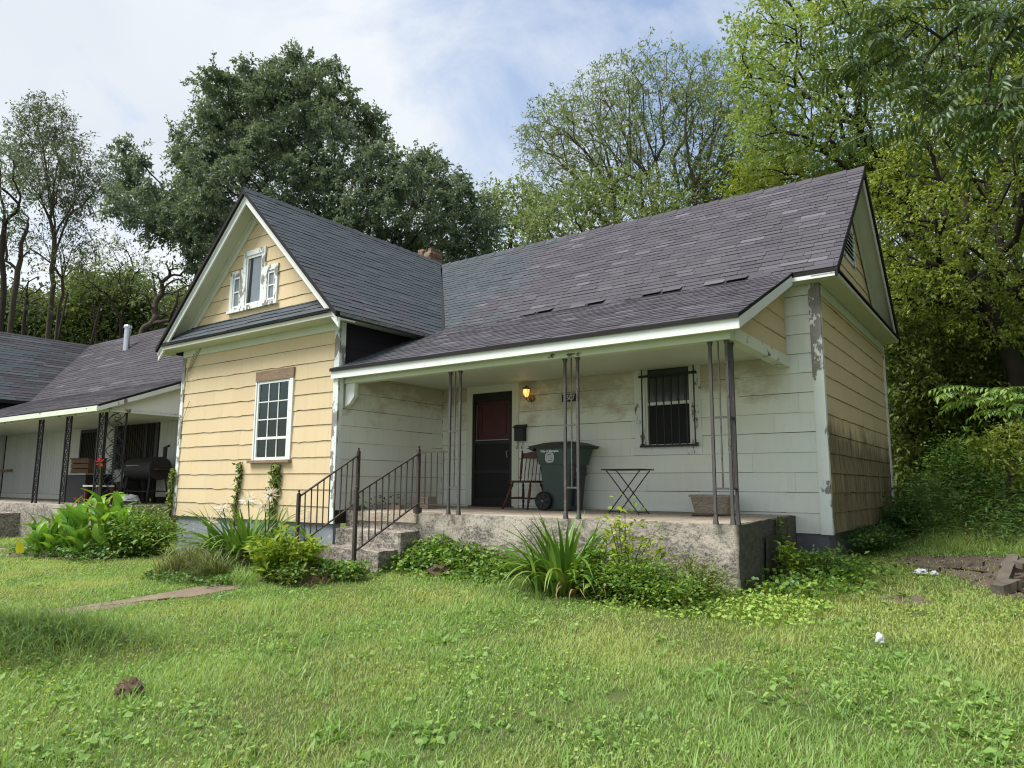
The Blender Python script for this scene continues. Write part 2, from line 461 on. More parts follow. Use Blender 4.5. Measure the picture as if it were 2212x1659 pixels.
# ------------------------------------------------------------------ courses of shingles and boards
class Frame:
    def __init__(s, o, u, v):
        s.o = np.array(o, float); s.u = np.array(u, float); s.v = np.array(v, float)
        s.u /= np.linalg.norm(s.u); s.v /= np.linalg.norm(s.v); s.n = np.cross(s.u, s.v)
    def P(s, a, b, c=0.0): return s.o + s.u * a + s.v * b + s.n * c
    def mat(s, a, b, wl):
        p = s.P(a, b) - wl
        return Matrix(((s.u[0], s.v[0], s.n[0], p[0]), (s.u[1], s.v[1], s.n[1], p[1]), (s.u[2], s.v[2], s.n[2], p[2]), (0, 0, 0, 1)))

def clip(poly, edge_a, edge_b):
    out = []
    ax, ay = edge_a; bx, by = edge_b
    side = lambda p: (bx-ax)*(p[1]-ay) - (by-ay)*(p[0]-ax)
    for i in range(len(poly)):
        p, q = poly[i], poly[(i+1) % len(poly)]
        sp, sq = side(p), side(q)
        if sp >= 0: out.append(p)
        if sp * sq < 0:
            t = sp / (sp - sq); out.append((p[0]+t*(q[0]-p[0]), p[1]+t*(q[1]-p[1])))
    return out
def clip_convex(poly, region):
    for i in range(len(region)):
        poly = clip(poly, region[i], region[(i+1) % len(region)])
        if len(poly) < 3: return []
    return poly
def area(p): return 0.5 * abs(sum(p[i][0]*p[(i+1) % len(p)][1] - p[(i+1) % len(p)][0]*p[i][1] for i in range(len(p))))

def cut(rect, holes):
    rs = [rect]
    for hx0, hy0, hx1, hy1 in holes:
        nx = []
        for x0, y0, x1, y1 in rs:
            if hx0 >= x1 or hx1 <= x0 or hy0 >= y1 or hy1 <= y0: nx.append((x0, y0, x1, y1)); continue
            if hx0 > x0: nx.append((x0, y0, hx0, y1))
            if hx1 < x1: nx.append((hx1, y0, x1, y1))
            a, b = max(x0, hx0), min(x1, hx1)
            if hy0 > y0: nx.append((a, y0, b, hy0))
            if hy1 < y1: nx.append((a, hy1, b, y1))
        rs = nx
    return rs

def slab_geo(poly, tb, tt, y0, y1, back=0.0):
    """front face leans out towards the lower edge: thickness tb at y0, tt at y1"""
    n = len(poly)
    f = lambda y: tb + (tt - tb) * (y - y0) / max(1e-6, y1 - y0)
    V = [(x, y, f(y)) for x, y in poly] + [(x, y, back) for x, y in poly]
    F = [tuple(range(n))] + [((i+1) % n, i, n+i, n+(i+1) % n) for i in range(n)]
    return V, F

def courses(region, exposure, widths, y_start, rng, gap=0.004, holes=(), stagger=True, jitter=0.0, lap=0.012):
    """list of (rect, poly): pieces of a field of courses clipped to a convex outline"""
    xs = [p[0] for p in region]; ys = [p[1] for p in region]
    out = []; y = y_start; row = 0
    while y < max(ys):
        x = min(xs) - rng.random() * max(widths)
        while x < max(xs):
            w = widths[int(rng.integers(len(widths)))]
            dy = float(rng.normal(0, jitter)) if jitter else 0.0
            for r in cut((x + gap/2, y + dy, x + w - gap/2, y + exposure + lap), holes):
                p = clip_convex([(r[0], r[1]), (r[2], r[1]), (r[2], r[3]), (r[0], r[3])], region)
                if len(p) >= 3 and area(p) > 0.0012: out.append((r, p, y, row))
            x += w
        y += exposure; row += 1
    return out

PIECE_CACHE = {}
def wavy(rect, rng, amp, k=5):
    x0, y0, x1, y1 = rect
    pts = [(x0 + (x1-x0)*i/k, y0 + (float(rng.normal(0, amp)) if 0 < i < k else 0)) for i in range(k+1)]
    return pts + [(x1, y1), (x0, y1)]

def siding(frame, region, exposure, widths, y_start, holes, parent, name, mat, seed, tb=0.018, tt=0.004, amp=0.0055, gap=0.0018, lap=-0.0045):
    rng = np.random.default_rng(seed); n = 0
    for rect, poly, y, row in courses(region, exposure, widths, y_start, rng, gap, holes, jitter=0.0015, lap=lap):
        full = len(poly) == 4 and abs(area(poly) - (rect[2]-rect[0])*(rect[3]-rect[1])) < 1e-6 and rect[3]-rect[1] > exposure + lap - 1e-4
        if full:
            w = round(rect[2]-rect[0], 3); key = (name, mat.name, w, exposure, int(rng.integers(6)))
            if key not in PIECE_CACHE:
                V, F = slab_geo(wavy((0, 0, w, exposure + lap), rng, amp), tb, tt, 0, exposure)
                PIECE_CACHE[key] = raw_mesh(name, V, F, mat)
            me = PIECE_CACHE[key]; a, b = rect[0], rect[1]
        else:
            a, b = poly[0]
            V, F = slab_geo([(px-a, py-b) for px, py in poly], tb, tt, y-b, y+exposure-b)
            me = raw_mesh(name, V, F, mat)
        o = bpy.data.objects.new(name, me); COL.objects.link(o); o.parent = parent
        M = frame.mat(a, b, WL[parent.name]) @ Matrix.Rotation(float(rng.normal(0, 0.002)), 4, 'Z')
        o.matrix_basis = M; n += 1
    return n

ROOF_PIECES = []          # (score, frame, rect, poly, y, exposure, thickness, parent)
def roofing(frame, region, exposure, widths, y_start, parent, seed, tb=0.009, skip=None, jitter=0.0022, dest=None):
    rng = np.random.default_rng(seed); dest = ROOF_PIECES if dest is None else dest
    for rect, poly, y, row in courses(region, exposure, widths, y_start, rng, 0.006, jitter=jitter):
        if skip and skip(rect, row, rng): continue
        c = np.mean(poly, axis=0); p = frame.P(c[0], c[1]); q = px_size(p); d = np.linalg.norm(p - CAM_P)
        vis = abs(frame.n @ (CAM_P - p)) / d * area(poly) / max(1, q[2]) ** 2 if q[2] > 0 else 0
        if abs(q[0]) > q[2] * 0.75: vis *= 0.01
        t = tb * float(rng.uniform(0.75, 1.5)); up = float(rng.uniform(0.0, 0.004))
        dest.append((vis, frame, rect, poly, y, exposure, t, up, parent))

def flush_roof(thing_o, limit, name, mat, mass_mat, pieces=None, mass_name='shingles'):
    pieces = ROOF_PIECES if pieces is None else pieces
    pieces.sort(key=lambda r: -r[0]); V2 = []; F2 = []
    for i, (vis, fr, rect, poly, y, ex, t, up, parent) in enumerate(pieces):
        a, b = poly[0]
        V, F = slab_geo([(px-a, py-b) for px, py in poly], t + up, up + 0.002, y-b, y+ex-b, 0.0)
        if i < limit:
            o = bpy.data.objects.new(name, raw_mesh(name, V, F, mat)); COL.objects.link(o); o.parent = parent
            o.matrix_basis = fr.mat(a, b, WL[parent.name])
        else:
            k = len(V2); V2 += [fr.P(a+x, b+yy, zz) for x, yy, zz in V]; F2 += [tuple(j+k for j in f) for f in F]
    if V2: obj_from(mass_name, V2, F2, mass_mat, thing_o, kind='stuff')
    n = len(pieces); pieces.clear(); return n

def board(a, b, mat, name, parent, **k): return MB().box(a, b).build(name, mat, parent, **k)
def noisy_box(a, b, n, amp, seed, slope=None):
    """box with subdivided faces and a slightly uneven surface"""
    bx = MB(); a = np.array(a, float); b = np.array(b, float)
    import bmesh
    bm = bmesh.new(); bmesh.ops.create_cube(bm, size=1)
    for v in bm.verts: v.co = Vector((a + b) / 2) + Vector([(v.co[i]) * (b - a)[i] for i in range(3)])
    ext = b - a
    for ax in range(3):
        k = max(0, int(ext[ax] / n))
        for j in range(1, k + 1):
            co = Vector((a + b) / 2); co[ax] = a[ax] + ext[ax] * j / (k + 1); no = Vector((0, 0, 0)); no[ax] = 1
            bmesh.ops.bisect_plane(bm, geom=bm.verts[:] + bm.edges[:] + bm.faces[:], plane_co=co, plane_no=no)
    for v in bm.verts:
        d = mnoise.noise_vector(v.co * 3.1 + Vector((seed, seed, 0))) + 0.5 * mnoise.noise_vector(v.co * 9 + Vector((0, seed, 0)))
        v.co += d * amp
        if slope: v.co.z += slope(v.co)
    V = [tuple(v.co) for v in bm.verts]; bm.verts.index_update(); F = [tuple(v.index for v in f.verts) for f in bm.faces]
    bm.free(); bx.add(V, F); return bx

# ------------------------------------------------------------------ setting: ground, path, dirt
BANK_C = (1.75, -5.0)
def bank_z(x, y):
    a = (x-BANK_C[0])*.81 + (y-BANK_C[1])*.585; b = -(x-BANK_C[0])*.585 + (y-BANK_C[1])*.81
    return 0.20 * np.exp(-((a/1.15)**2 + (b/.42)**2) ** 1.3)
def build_ground():
    xs = np.concatenate([np.linspace(-160, -14, 14), np.linspace(-13, 13.5, 90), np.linspace(15, 120, 12)])
    ys = np.concatenate([np.linspace(-40, -9, 8), np.linspace(-8.5, 12, 76), np.linspace(13, 220, 26)])
    X, Y = np.meshgrid(xs, ys); Z = ground_z(X, Y)
    Z = Z + 0.02 * np.sin(X * 1.7 + Y * .6) * np.sin(Y * 1.3 - X * .4)
    # the raised tussock bank at the near left
    Z = Z + bank_z(X, Y)
    V = np.stack([X.ravel(), Y.ravel(), Z.ravel()], 1); nx = len(xs); ny = len(ys)
    i = np.arange((ny-1) * (nx-1)); r = i // (nx-1); c = i % (nx-1); q = r * nx + c
    m = NM('soil_and_lawn', 0.95, 0.1)
    n1 = m.noise(1.1, detail=6); n2 = m.noise(14, detail=6, rough=0.7)
    col = m.mix(m.ramp(n1, [(0.4, 0.0), (0.65, 1.0)]), C(0.06, 0.095, 0.025), C(0.10, 0.125, 0.035))
    col = m.mix(m.ramp(n2, [(0.5, 0.0), (0.66, 0.8)]), col, C(0.11, 0.085, 0.055))
    m.base(col); m.bump(n2, 0.6, 0.03)
    o = bpy.data.objects.new('ground', fast_mesh('ground', V, quads=np.stack([q, q+1, q+nx+1, q+nx], 1), mat=m.m, smooth=True))
    link(o, None, (0, 0, 0)); props(o, 'mown grass lot sloping gently down from the houses', None, None, 'structure')
    return o
def gz(x, y): 
    z = float(ground_z(np.float64(x), np.float64(y))) + 0.02 * math.sin(x*1.7+y*.6) * math.sin(y*1.3-x*.4)
    return z + float(bank_z(np.float64(x), np.float64(y)))
def gz_np(x, y):
    z = ground_z(x, y) + 0.02 * np.sin(x*1.7+y*.6) * np.sin(y*1.3-x*.4)
    return z + bank_z(x, y)
ground = build_ground()

def patch(name, outline, lift, mat, label, n=26):
    """an irregular sheet laid on the ground inside an outline"""
    c = np.mean(outline, axis=0); V = [(c[0], c[1], gz(*c) + lift)]; rings = 5; P = []
    for i in range(len(outline)):
        a, b = np.array(outline[i], float), np.array(outline[(i+1) % len(outline)], float)
        for t in np.linspace(0, 1, 6)[:-1]: P.append(a + (b-a)*t + RNG.normal(0, 0.025, 2))
    k = len(P)
    for j in range(1, rings + 1):
        for p in P:
            q = c + (p - c) * j / rings; V.append((q[0], q[1], gz(q[0], q[1]) + lift * (1 if j < rings else 0.2)))
    F = [(0, 1+i, 1+(i+1) % k) for i in range(k)]
    for j in range(rings-1):
        F += [(1+j*k+i, 1+(j+1)*k+i, 1+(j+1)*k+(i+1) % k, 1+j*k+(i+1) % k) for i in range(k)]
    return props(obj_from(name, V, F, mat, None, True, label), None, None, None, 'structure')
MAT['path'] = plain('worn_path', (0.20, 0.155, 0.115), 0.95, 0.1, 0.45, 5, 0.6)
MAT['dirt'] = plain('bare_dirt', (0.12, 0.095, 0.075), 0.98, 0.05, 0.6, 6, 0.9)
PATH = [(0.46, -1.5), (0.86, -1.5), (0.85, -2.6), (0.64, -3.5), (0.40, -4.2), (0.10, -5.2), (-0.30, -6.6), (-0.75, -6.6), (-0.26, -5.0), (0.08, -4.1), (0.28, -3.2)]
patch('path', PATH, 0.022, MAT['path'], 'narrow worn path running from the porch steps across the lawn')
DIRT = [(7.45, 3.2), (7.95, 2.75), (8.45, 2.0), (8.75, 1.45), (10.2, 1.5), (10.6, 3.6), (9.8, 4.8), (8.3, 4.5), (7.5, 4.0)]
patch('dirt', DIRT, 0.02, MAT['dirt'], 'bare brown dirt patch beside the house at the right')
DIRT2 = [(7.55, 0.75), (7.9, 0.6), (8.15, 0.85), (8.0, 1.15), (7.65, 1.1)]
patch('dirt', DIRT2, 0.018, MAT['dirt'], 'small bare scrape in the grass before the dirt patch')
BED = [(-8.3, -1.9), (-4.2, -1.55), (-3.6, -0.4), (-8.2, -0.4)]
patch('flower_bed_soil', BED, 0.015, MAT['dirt'], 'soil of the flower bed under the broad leaved plants')
NWALK = [(-10.4, -2.6), (-8.6, -2.1), (-8.9, -1.3), (-10.6, -1.6)]
patch('pavement', NWALK, 0.03, MAT['concrete_top'], 'strip of concrete walk before the neighbouring porch')

# ------------------------------------------------------------------ the yellow house
FRONT_L, D1, WR, DBACK = -4.69, 2.564, 6.81, 7.946
house = thing('house', 'yellow wooden house with gable window, dark shingle roof and deep porch', 'house', (1.0, 2.5, -0.85))
zt, zb = 3.15, -0.23
FW = [-2.20, 0.80, -1.134, 2.385]       # front window opening (x0, z0, x1, z1)
PW = [4.02, 0.86, 5.10, 2.19]           # porch window surround
DOOR = [0.60, 0.0, 1.78, 2.19]

wf = MB().box((FRONT_L+.02, .012, zb), (FW[0], .12, 3.3)).box((FW[2], .012, zb), (-.012, .12, 3.3)).box((FW[0], .012, zb), (FW[2], .12, FW[1])).box((FW[0], .012, FW[3]), (FW[2], .12, 3.3))
front_wall = wf.build('wall', MAT['backing'], house, label='yellow shingled front wall under the gable')
siding(Frame((0, .012, 0), (1, 0, 0), (0, 0, 1)), [(FRONT_L, zb), (0, zb), (0, 2.93), (FRONT_L, 2.93)], .265, [.61], zb, [tuple(FW)], front_wall, 'siding_shingle', MAT['yellow'], 21)
# gable triangle
gx = -2.355
gwall = MB().prism([(-4.68, .012, 3.3), (-.02, .012, 3.3), (gx, .012, 5.58)], (0, .1, 0)).build('gable_wall', MAT['backing'], house, label='yellow shingled front gable')
GW = [(-2.80, 3.62, -2.13, 4.745), (-3.21, 3.62, -2.80, 4.41), (-2.13, 3.62, -1.73, 4.35)]
siding(Frame((0, .012, 0), (1, 0, 0), (0, 0, 1)), [(-4.6, 3.42), (-.1, 3.42), (gx, 5.60)], .265, [.61], 3.395, GW, gwall, 'siding_shingle', MAT['yellow'], 22)
# porch side wall (faces right)
sw = MB().box((-.12, .12, zb), (-.012, 5.0, 3.1)).build('wall', MAT['backing'], house, label='wall closing the left end of the porch')
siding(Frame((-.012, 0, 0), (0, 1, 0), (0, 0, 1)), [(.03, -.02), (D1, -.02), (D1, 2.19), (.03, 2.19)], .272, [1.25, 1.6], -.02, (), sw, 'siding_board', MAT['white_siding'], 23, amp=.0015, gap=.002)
MB().box((-.01, -.01, 2.19), (.006, 2.3, 3.06)).build('felt_panel', MAT['felt'], sw)
fl = MB()
for i in range(3): fl.box((.006, -.01, 2.42 + i*.2), (.012, 2.3, 2.43 + i*.2))
fl.build('felt_lap', MAT['felt'], sw)
# rear porch wall
PWI = [4.2, .98, 4.95, 2.19]
wr_ = MB()
for r in cut((0, zb, WR-.02, 3.2), [(4.2, .98, 4.95, 2.25), (.735, -.02, 1.64, 2.055)]): wr_.box((r[0], D1+.012, r[1]), (r[2], D1+.1, r[3]))
porch_wall = wr_.build('wall', MAT['backing'], house, label='white boarded wall at the back of the porch')
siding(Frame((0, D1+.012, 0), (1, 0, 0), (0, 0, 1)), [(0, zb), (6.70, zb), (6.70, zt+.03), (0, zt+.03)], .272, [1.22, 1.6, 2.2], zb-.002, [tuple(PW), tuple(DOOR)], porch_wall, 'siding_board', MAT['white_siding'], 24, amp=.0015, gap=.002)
# right wall
rw = MB().box((WR-.12, D1+.1, zb), (WR-.012, DBACK, 3.3)).build('wall', MAT['backing'], house, label='tan shaded side wall with black mould on its lower courses')
fr_r = Frame((WR-.012, 0, 0), (0, 1, 0), (0, 0, 1))
siding(fr_r, [(D1+.05, zb), (DBACK, zb), (DBACK, 3.05), (D1+.05, 3.05)], .268, [.61], zb, (), rw, 'siding_shingle', MAT['yellow_side'], 25, amp=.006)
ym = 5.03
rg = MB().prism([(WR-.012, D1, 3.3), (WR-.012, DBACK, 3.3), (WR-.012, ym+.1, 5.62), (WR-.012, ym-.1, 5.62)], (-.1, 0, 0)).build('gable_wall', MAT['backing'], house, label='tan side gable with a slatted vent')
siding(fr_r, [(D1+.1, 3.4), (DBACK-.1, 3.4), (ym, 5.56)], .268, [.61], 3.38, [(4.55, 4.12, 5.51, 4.78)], rg, 'siding_shingle', MAT['yellow_side'], 26, amp=.006)
# unseen left and back walls close the volume
MB().box((FRONT_L, .12, zb), (FRONT_L+.1, DBACK, 3.3)).build('wall', MAT['yellow'], house)
MB().box((FRONT_L, DBACK-.1, zb), (WR-.12, DBACK-.001, 3.3)).build('wall', MAT['yellow'], house)

# foundation
MB().box((FRONT_L+.05, .05, -1.25), (-.05, .2, zb)).build('foundation', MAT['foundation_blue'], house, label='blue grey painted foundation')
MB().box((5.6, D1+.02, -1.25), (WR-.03, D1+.3, zb)).box((WR-.2, D1+.3, -1.2), (WR-.06, DBACK-.05, zb)).build('foundation', MAT['foundation'], house, label='dark grey foundation at the right corner')

# corner boards, friezes
def cb(a, b, mat='peel'): return board(a, b, MAT[mat], 'corner_board', house)
cb((FRONT_L-.03, -.022, zb), (FRONT_L+.07, .0115, 2.92), 'peel_heavy')
cb((-.10, -.022, zb), (.022, .0115, 3.03), 'peel_heavy')
cb((.0, .0125, 2.22), (.026, .10, 3.03), 'peel_heavy')
cb((-.0105, .0125, .0), (.02, .09, 2.15), 'peel')
cb((6.69, D1-.022, zb-.01), (6.835, D1+.0115, zt+.02), 'peel_corner')
cb((WR-.011, D1+.0125, zb-.01), (6.832, D1+.085, zt), 'peel_heavy')
cb((WR-.011, DBACK-.07, zb), (6.835, DBACK+.02, zt), 'peel')
board((FRONT_L-.02, -.025, 2.90), (.0, .0105, 3.03), MAT['cream'], 'frieze_board', house)
board((WR-.0105, D1+.1, 3.03), (6.838, DBACK-.09, 3.17), MAT['cream'], 'frieze_board', house)

# ---- roofs
sl = (5.763 - 3.10) / (gx*-1 + .343)           # gable slope
al = math.atan(sl); ca, sa = math.cos(al), math.sin(al)
E_R, E_L, GY = .36, 2*gx - .36, -.42
def gable_deck(x_eave, sgn):
    z0 = 5.763 - sl * abs(x_eave - gx)
    return [(x_eave, GY, z0), (gx, GY, 5.763), (gx, GY, 5.763-.06/ca), (x_eave, GY, z0-.06/ca)]
roof = MB().prism(gable_deck(E_R, 1), (0, 5.0, 0)).prism(gable_deck(E_L, -1), (0, 5.4, 0)).build('roof', MAT['roof_edge'], house, label='steep dark shingle roof over the front gable')
fr_g = Frame((E_R, GY, 5.763 - sl*(E_R-gx)), (0, 1, 0), (-ca, 0, sa))
Lg = (E_R - gx) / ca
# front slope of the main roof
RX = 7.135
def zmain(y): return 3.275 + (y - 2.26) * (5.70 - 3.275) / (5.03 - 2.26)
am = math.atan((5.70-3.275)/(5.03-2.26)); cm, sm = math.cos(am), math.sin(am)
def valley_y(x): return 2.26 + (5.763 - sl*(x-gx) - 3.275) * (5.03-2.26)/(5.70-3.275)
vy0, vy1 = valley_y(E_R), 5.03
xv1 = gx + (5.763-5.70)/sl
yv_low = 2.26 + (3.10-3.275)*(2.77/2.425)
main_deck = MB().prism([(RX, 2.26, 3.275), (RX, 5.03, 5.70), (RX, 5.03, 5.70-.06), (RX, 2.26, 3.275-.06)], (-(RX - .2), 0, 0))
main_deck.prism([(RX, 8.0-.2, 3.275), (RX, 5.03, 5.70), (RX, 5.03, 5.70-.06), (RX, 7.8, 3.275-.06)], (-12.1, 0, 0))
main_deck.add([(.2, valley_y(.2), zmain(valley_y(.2))-.01), (.2, 5.03, 5.69), (xv1, 5.03, 5.69)], [(0, 1, 2)])
main_roof = main_deck.build('roof', MAT['roof_edge'], house, label='main shingle roof rising to the right end of the ridge')
fr_m = Frame((0, 2.26, 3.275), (1, 0, 0), (0, cm, sm)); Lm = 2.77/cm
vb = lambda x: (valley_y(x) - 2.26)/cm
reg_m = [(.30, 0.0), (RX, 0.0), (RX, Lm), (xv1, Lm), (.30, max(0.0, vb(.30)))]
roofing(fr_m, reg_m, .128, [.26, .30, .30, .38], 0.0, main_roof, 31)
reg_g = [(0, 0), (vy0 - GY + .15, 0), (5.03 - GY, Lg), (0, Lg)]
roofing(fr_g, reg_g, .128, [.26, .30, .38], 0.0, roof, 32)
# porch roof
PE_Y, PE_Z = -.09, 2.245
def zporch(y): return PE_Z + (y-PE_Y) * (3.30-PE_Z)/(2.30-PE_Y)
ap = math.atan((3.30-PE_Z)/(2.30-PE_Y)); cp, sp_ = math.cos(ap), math.sin(ap); Lp = (2.30-PE_Y)/cp
porch_roof = MB().prism([(6.56, PE_Y, PE_Z), (6.56, 2.30, 3.30), (6.56, 2.30, 3.26), (6.56, PE_Y, PE_Z-.045)], (-6.69, 0, 0)).build('porch_roof', MAT['roof_edge'], house, label='low shingle roof over the porch with a torn upper course')
fr_p = Frame((0, PE_Y, PE_Z), (1, 0, 0), (0, cp, sp_))
def torn(rect, row, rng):
    return 2.1 < rect[0] < 5.6 and rect[1] > Lp - .20 and rng.random() < .62
roofing(fr_p, [(-.13, 0), (6.57, 0), (6.57, Lp), (-.13, Lp)],   .128, [.26, .30, .38], 0.0, porch_roof, 33, skip=torn)
# loose butt strip along the break of slope, slightly lifted
lp = MB()
for i in range(13):
    x0 = 2.0 + i*.33
    if i in (2, 5, 6, 9): continue
    h = .030 + .022*math.sin(i*1.9)
    P0 = fr_m.P(x0, -.03, h); 
    lp.add([fr_m.P(x0, .01, h), fr_m.P(x0+.31, .01, h+.006), fr_m.P(x0+.31, .16, .012), fr_m.P(x0, .16, .012),
            fr_m.P(x0, .01, h-.008), fr_m.P(x0+.31, .01, h-.002), fr_m.P(x0+.31, .16, .004), fr_m.P(x0, .16, .004)],
           [(0,1,2,3),(7,6,5,4),(0,4,5,1),(1,5,6,2),(2,6,7,3),(3,7,4,0)])
lp.build('lifted_shingles', MAT['shingle_mass'], house, kind='stuff')
# pent roofs under both gables
pent = MB().add([(E_L+.03, -.40, 3.125), (E_R-.04, -.40, 3.125), (E_R-.46, 0, 3.49), (E_L+.46, 0, 3.49), (E_L+.03, -.40, 3.10), (E_R-.04, -.40, 3.10), (E_R-.46, 0, 3.45), (E_L+.46, 0, 3.45)], [(0,1,2,3),(7,6,5,4),(0,4,5,1),(1,5,6,2),(3,2,6,7),(0,3,7,4)]).build('pent_roof', MAT['roof_edge'], house, label='narrow shingled skirt roof below the front gable')
fr_t = Frame((E_L, -.40, 3.127), (1, 0, 0), (0, .40, .363))
roofing(fr_t, [(.04, 0), (E_R-E_L-.06, 0), (E_R-E_L-.50, .54), (.50, .54)], .16, [.45, .6, .9], 0.0, pent, 34, tb=.014, jitter=.012)
MB().add([(RX+.02, 2.30, 3.245), (RX+.02, 7.76, 3.245), (WR-.01, 7.36, 3.56), (WR-.01, 2.70, 3.56), (RX+.02, 2.30, 3.215), (RX+.02, 7.76, 3.215), (WR-.01, 7.36, 3.52), (WR-.01, 2.70, 3.52)], [(0,1,2,3),(7,6,5,4),(0,4,5,1),(1,5,6,2),(3,2,6,7),(0,3,7,4)]).build('pent_roof', MAT['roof_edge'], house, label='dark skirt roof below the side gable')
NSH = flush_roof(house, 290, 'shingle', MAT['shingle'], MAT['shingle_mass'])
# ridge caps
rc = MB(); ridge_n = 0
def ridge_caps(p, q, s1, s2, n):
    p = np.array(p, float); q = np.array(q, float); t = (q-p)/n
    for i in range(n):
        a = p + t*i; b = p + t*(i+1.25); l = .012 + .004*math.sin(i*2.3)
        V = [a+s1*.13+[0,0,l], a+np.array([0,0,.028+l]), a+s2*.13+[0,0,l], b+s1*.13+[0,0,.002], b+np.array([0,0,.02]), b+s2*.13+[0,0,.002]]
        V += [v-np.array([0,0,.012]) for v in V]
        MB().add(V, [(0,1,4,3),(1,2,5,4),(6,9,10,7),(7,10,11,8),(0,6,7,1),(1,7,8,2)]).build('ridge_cap', MAT['shingle'], house)
ridge_caps((gx, GY, 5.775), (gx, 5.0, 5.775), np.array([ca, 0, -sa]), np.array([-ca, 0, -sa]), 24)
ridge_caps((RX, 5.03, 5.705), (xv1, 5.03, 5.705), np.array([0, -cm, -sm]), np.array([0, cm, -sm]), 34)

# ---- fascias, soffits, rakes
def rake(p, q, drop, th, name='rake_board', mat='white'):
    p = np.array(p, float); q = np.array(q, float)
    return MB().prism([p, q, q-[0,0,drop], p-[0,0,drop]], th).build(name, MAT[mat], house)
zg = lambda x: 5.763 - .06/ca - sl*abs(x-gx)
rake((E_R-.0, -.352, zg(E_R)), (gx, -.352, zg(gx)), .17, (0, .03, 0)); rake((E_L, -.352, zg(E_L)), (gx, -.352, zg(gx)), .17, (0, .03, 0))
rake((E_R-.02, -.372, zg(E_R)+.0), (gx, -.372, zg(gx)), .06, (0, .019, 0), 'rake_trim'); rake((E_L, -.372, zg(E_L)), (gx, -.372, zg(gx)), .06, (0, .019, 0), 'rake_trim')
for xe in (E_R, E_L):      # boarded undersides of the overhang
    rake((xe, -.32, zg(xe)-.012), (gx, -.32, zg(gx)-.012), .02, (0, .31, 0), 'soffit', 'cream')
    sg = 1 if xe > gx else -1
    rake((gx+sg*2.28, -.03, zg(gx+2.28)-.035), (gx, -.03, zg(gx)-.035), .25, (0, .03, 0), 'frieze_board', 'cream')
    rake((gx+sg*2.28, -.048, zg(gx+2.28)-.035), (gx, -.048, zg(gx)-.035), .11, (0, .017, 0), 'frieze_trim', 'cream')
board((E_L, -.362, 3.03), (E_R, -.335, 3.10), MAT['cream'], 'fascia', house)
board((E_L, -.334, 3.03), (E_R-.03, -.026, 3.042), MAT['cream'], 'soffit', house)
board((.333, -.334, 3.03), (.36, 2.02, 3.085), MAT['white'], 'fascia', house)
board((.027, -.02, 3.035), (.332, 2.02, 3.045), MAT['cream'], 'soffit', house)
# porch fascia, beam, soffit, ceiling
board((-.12, -.062, 2.085), (6.545, -.035, 2.21), MAT['white'], 'fascia', house)
board((-.005, -.034, 2.100), (6.50, .10, 2.112), MAT['cream'], 'soffit', house)
board((.025, .101, 2.016), (6.40, .25, 2.20), MAT['peel_beam'], 'porch_beam', house)
board((6.26, .251, 2.03), (6.40, D1-.01, 2.175), MAT['peel_beam'], 'porch_beam', house)
for i in range(5):
    x0 = .025 + i*1.247
    board((x0, .251, 2.185), (x0+1.243, D1+.0, 2.197), MAT['ceiling'], 'ceiling_panel', house)
pt = MB().prism([(6.33, .25, 2.176), (6.33, D1-.01, 2.176), (6.33, D1-.01, 3.28), (6.33, 2.3, 3.22), (6.33, .25, zporch(.25)-.05)], (.02, 0, 0)).build('porch_end_wall', MAT['backing'], house)
siding(Frame((6.35, 0, 0), (0, 1, 0), (0, 0, 1)), [(.25, 2.176), (D1-.02, 2.176), (D1-.02, 3.25), (2.28, 3.2), (.25, zporch(.25)-.05)], .27, [1.3], 2.17, (), pt, 'siding_shingle', MAT['yellow_side'], 27, amp=.003)
rake((6.53, PE_Y+.03, PE_Z-.035), (6.53, 2.29, 3.25), .125, (.028, 0, 0))
rake((6.36, .05, zporch(.05)-.06), (6.36, 2.24, zporch(2.24)-.06), .02, (.17, 0, 0), 'soffit', 'cream')
board((6.545, 2.262, 3.16), (7.10, 2.287, 3.265), MAT['white'], 'fascia', house)
board((6.40, 2.288, 3.172), (7.10, D1-.023, 3.184), MAT['cream'], 'soffit', house)
board((6.84, D1-.02, 3.172), (7.10, 7.80, 3.184), MAT['cream'], 'soffit', house)
board((7.101, 2.288, 3.172), (7.128, 7.76, 3.214), MAT['white'], 'fascia', house)
zr = lambda y: 5.70 - .06 - abs(y-5.03)*(5.70-3.275)/2.77
for ye in (2.262, 7.80):
    rake((7.085, ye+(.13 if ye<5 else -.1), zr(ye+(.13 if ye<5 else -.1))-.03), (7.085, 5.03, zr(5.03)-.03), .12, (.022, 0, 0)); rake((7.108, ye-(.03 if ye<5 else -.04), zr(ye)+.03), (7.108, 5.03, zr(5.03)+.06), .11, (.034, 0, 0), 'drip_edge', 'roof_edge')
    rake((6.80, ye, zr(ye)-.01), (6.80, 5.03, zr(5.03)-.01), .02, (.30, 0, 0), 'soffit', 'cream')
    s2 = -1 if ye < 5 else 1
    rake((6.83, 5.03+s2*2.35, zr(5.03+2.35)-.035), (6.83, 5.03, zr(5.03)-.035), .22, (.03, 0, 0), 'frieze_board', 'cream')
# scroll-cut bracket under the beam at the left
MB().prism([(.03, .13, 2.014), (.24, .13, 2.014), (.24, .13, 1.80), (.13, .13, 1.68), (.03, .13, 1.64)], (0, .07, 0)).build('bracket', MAT['white'], house)

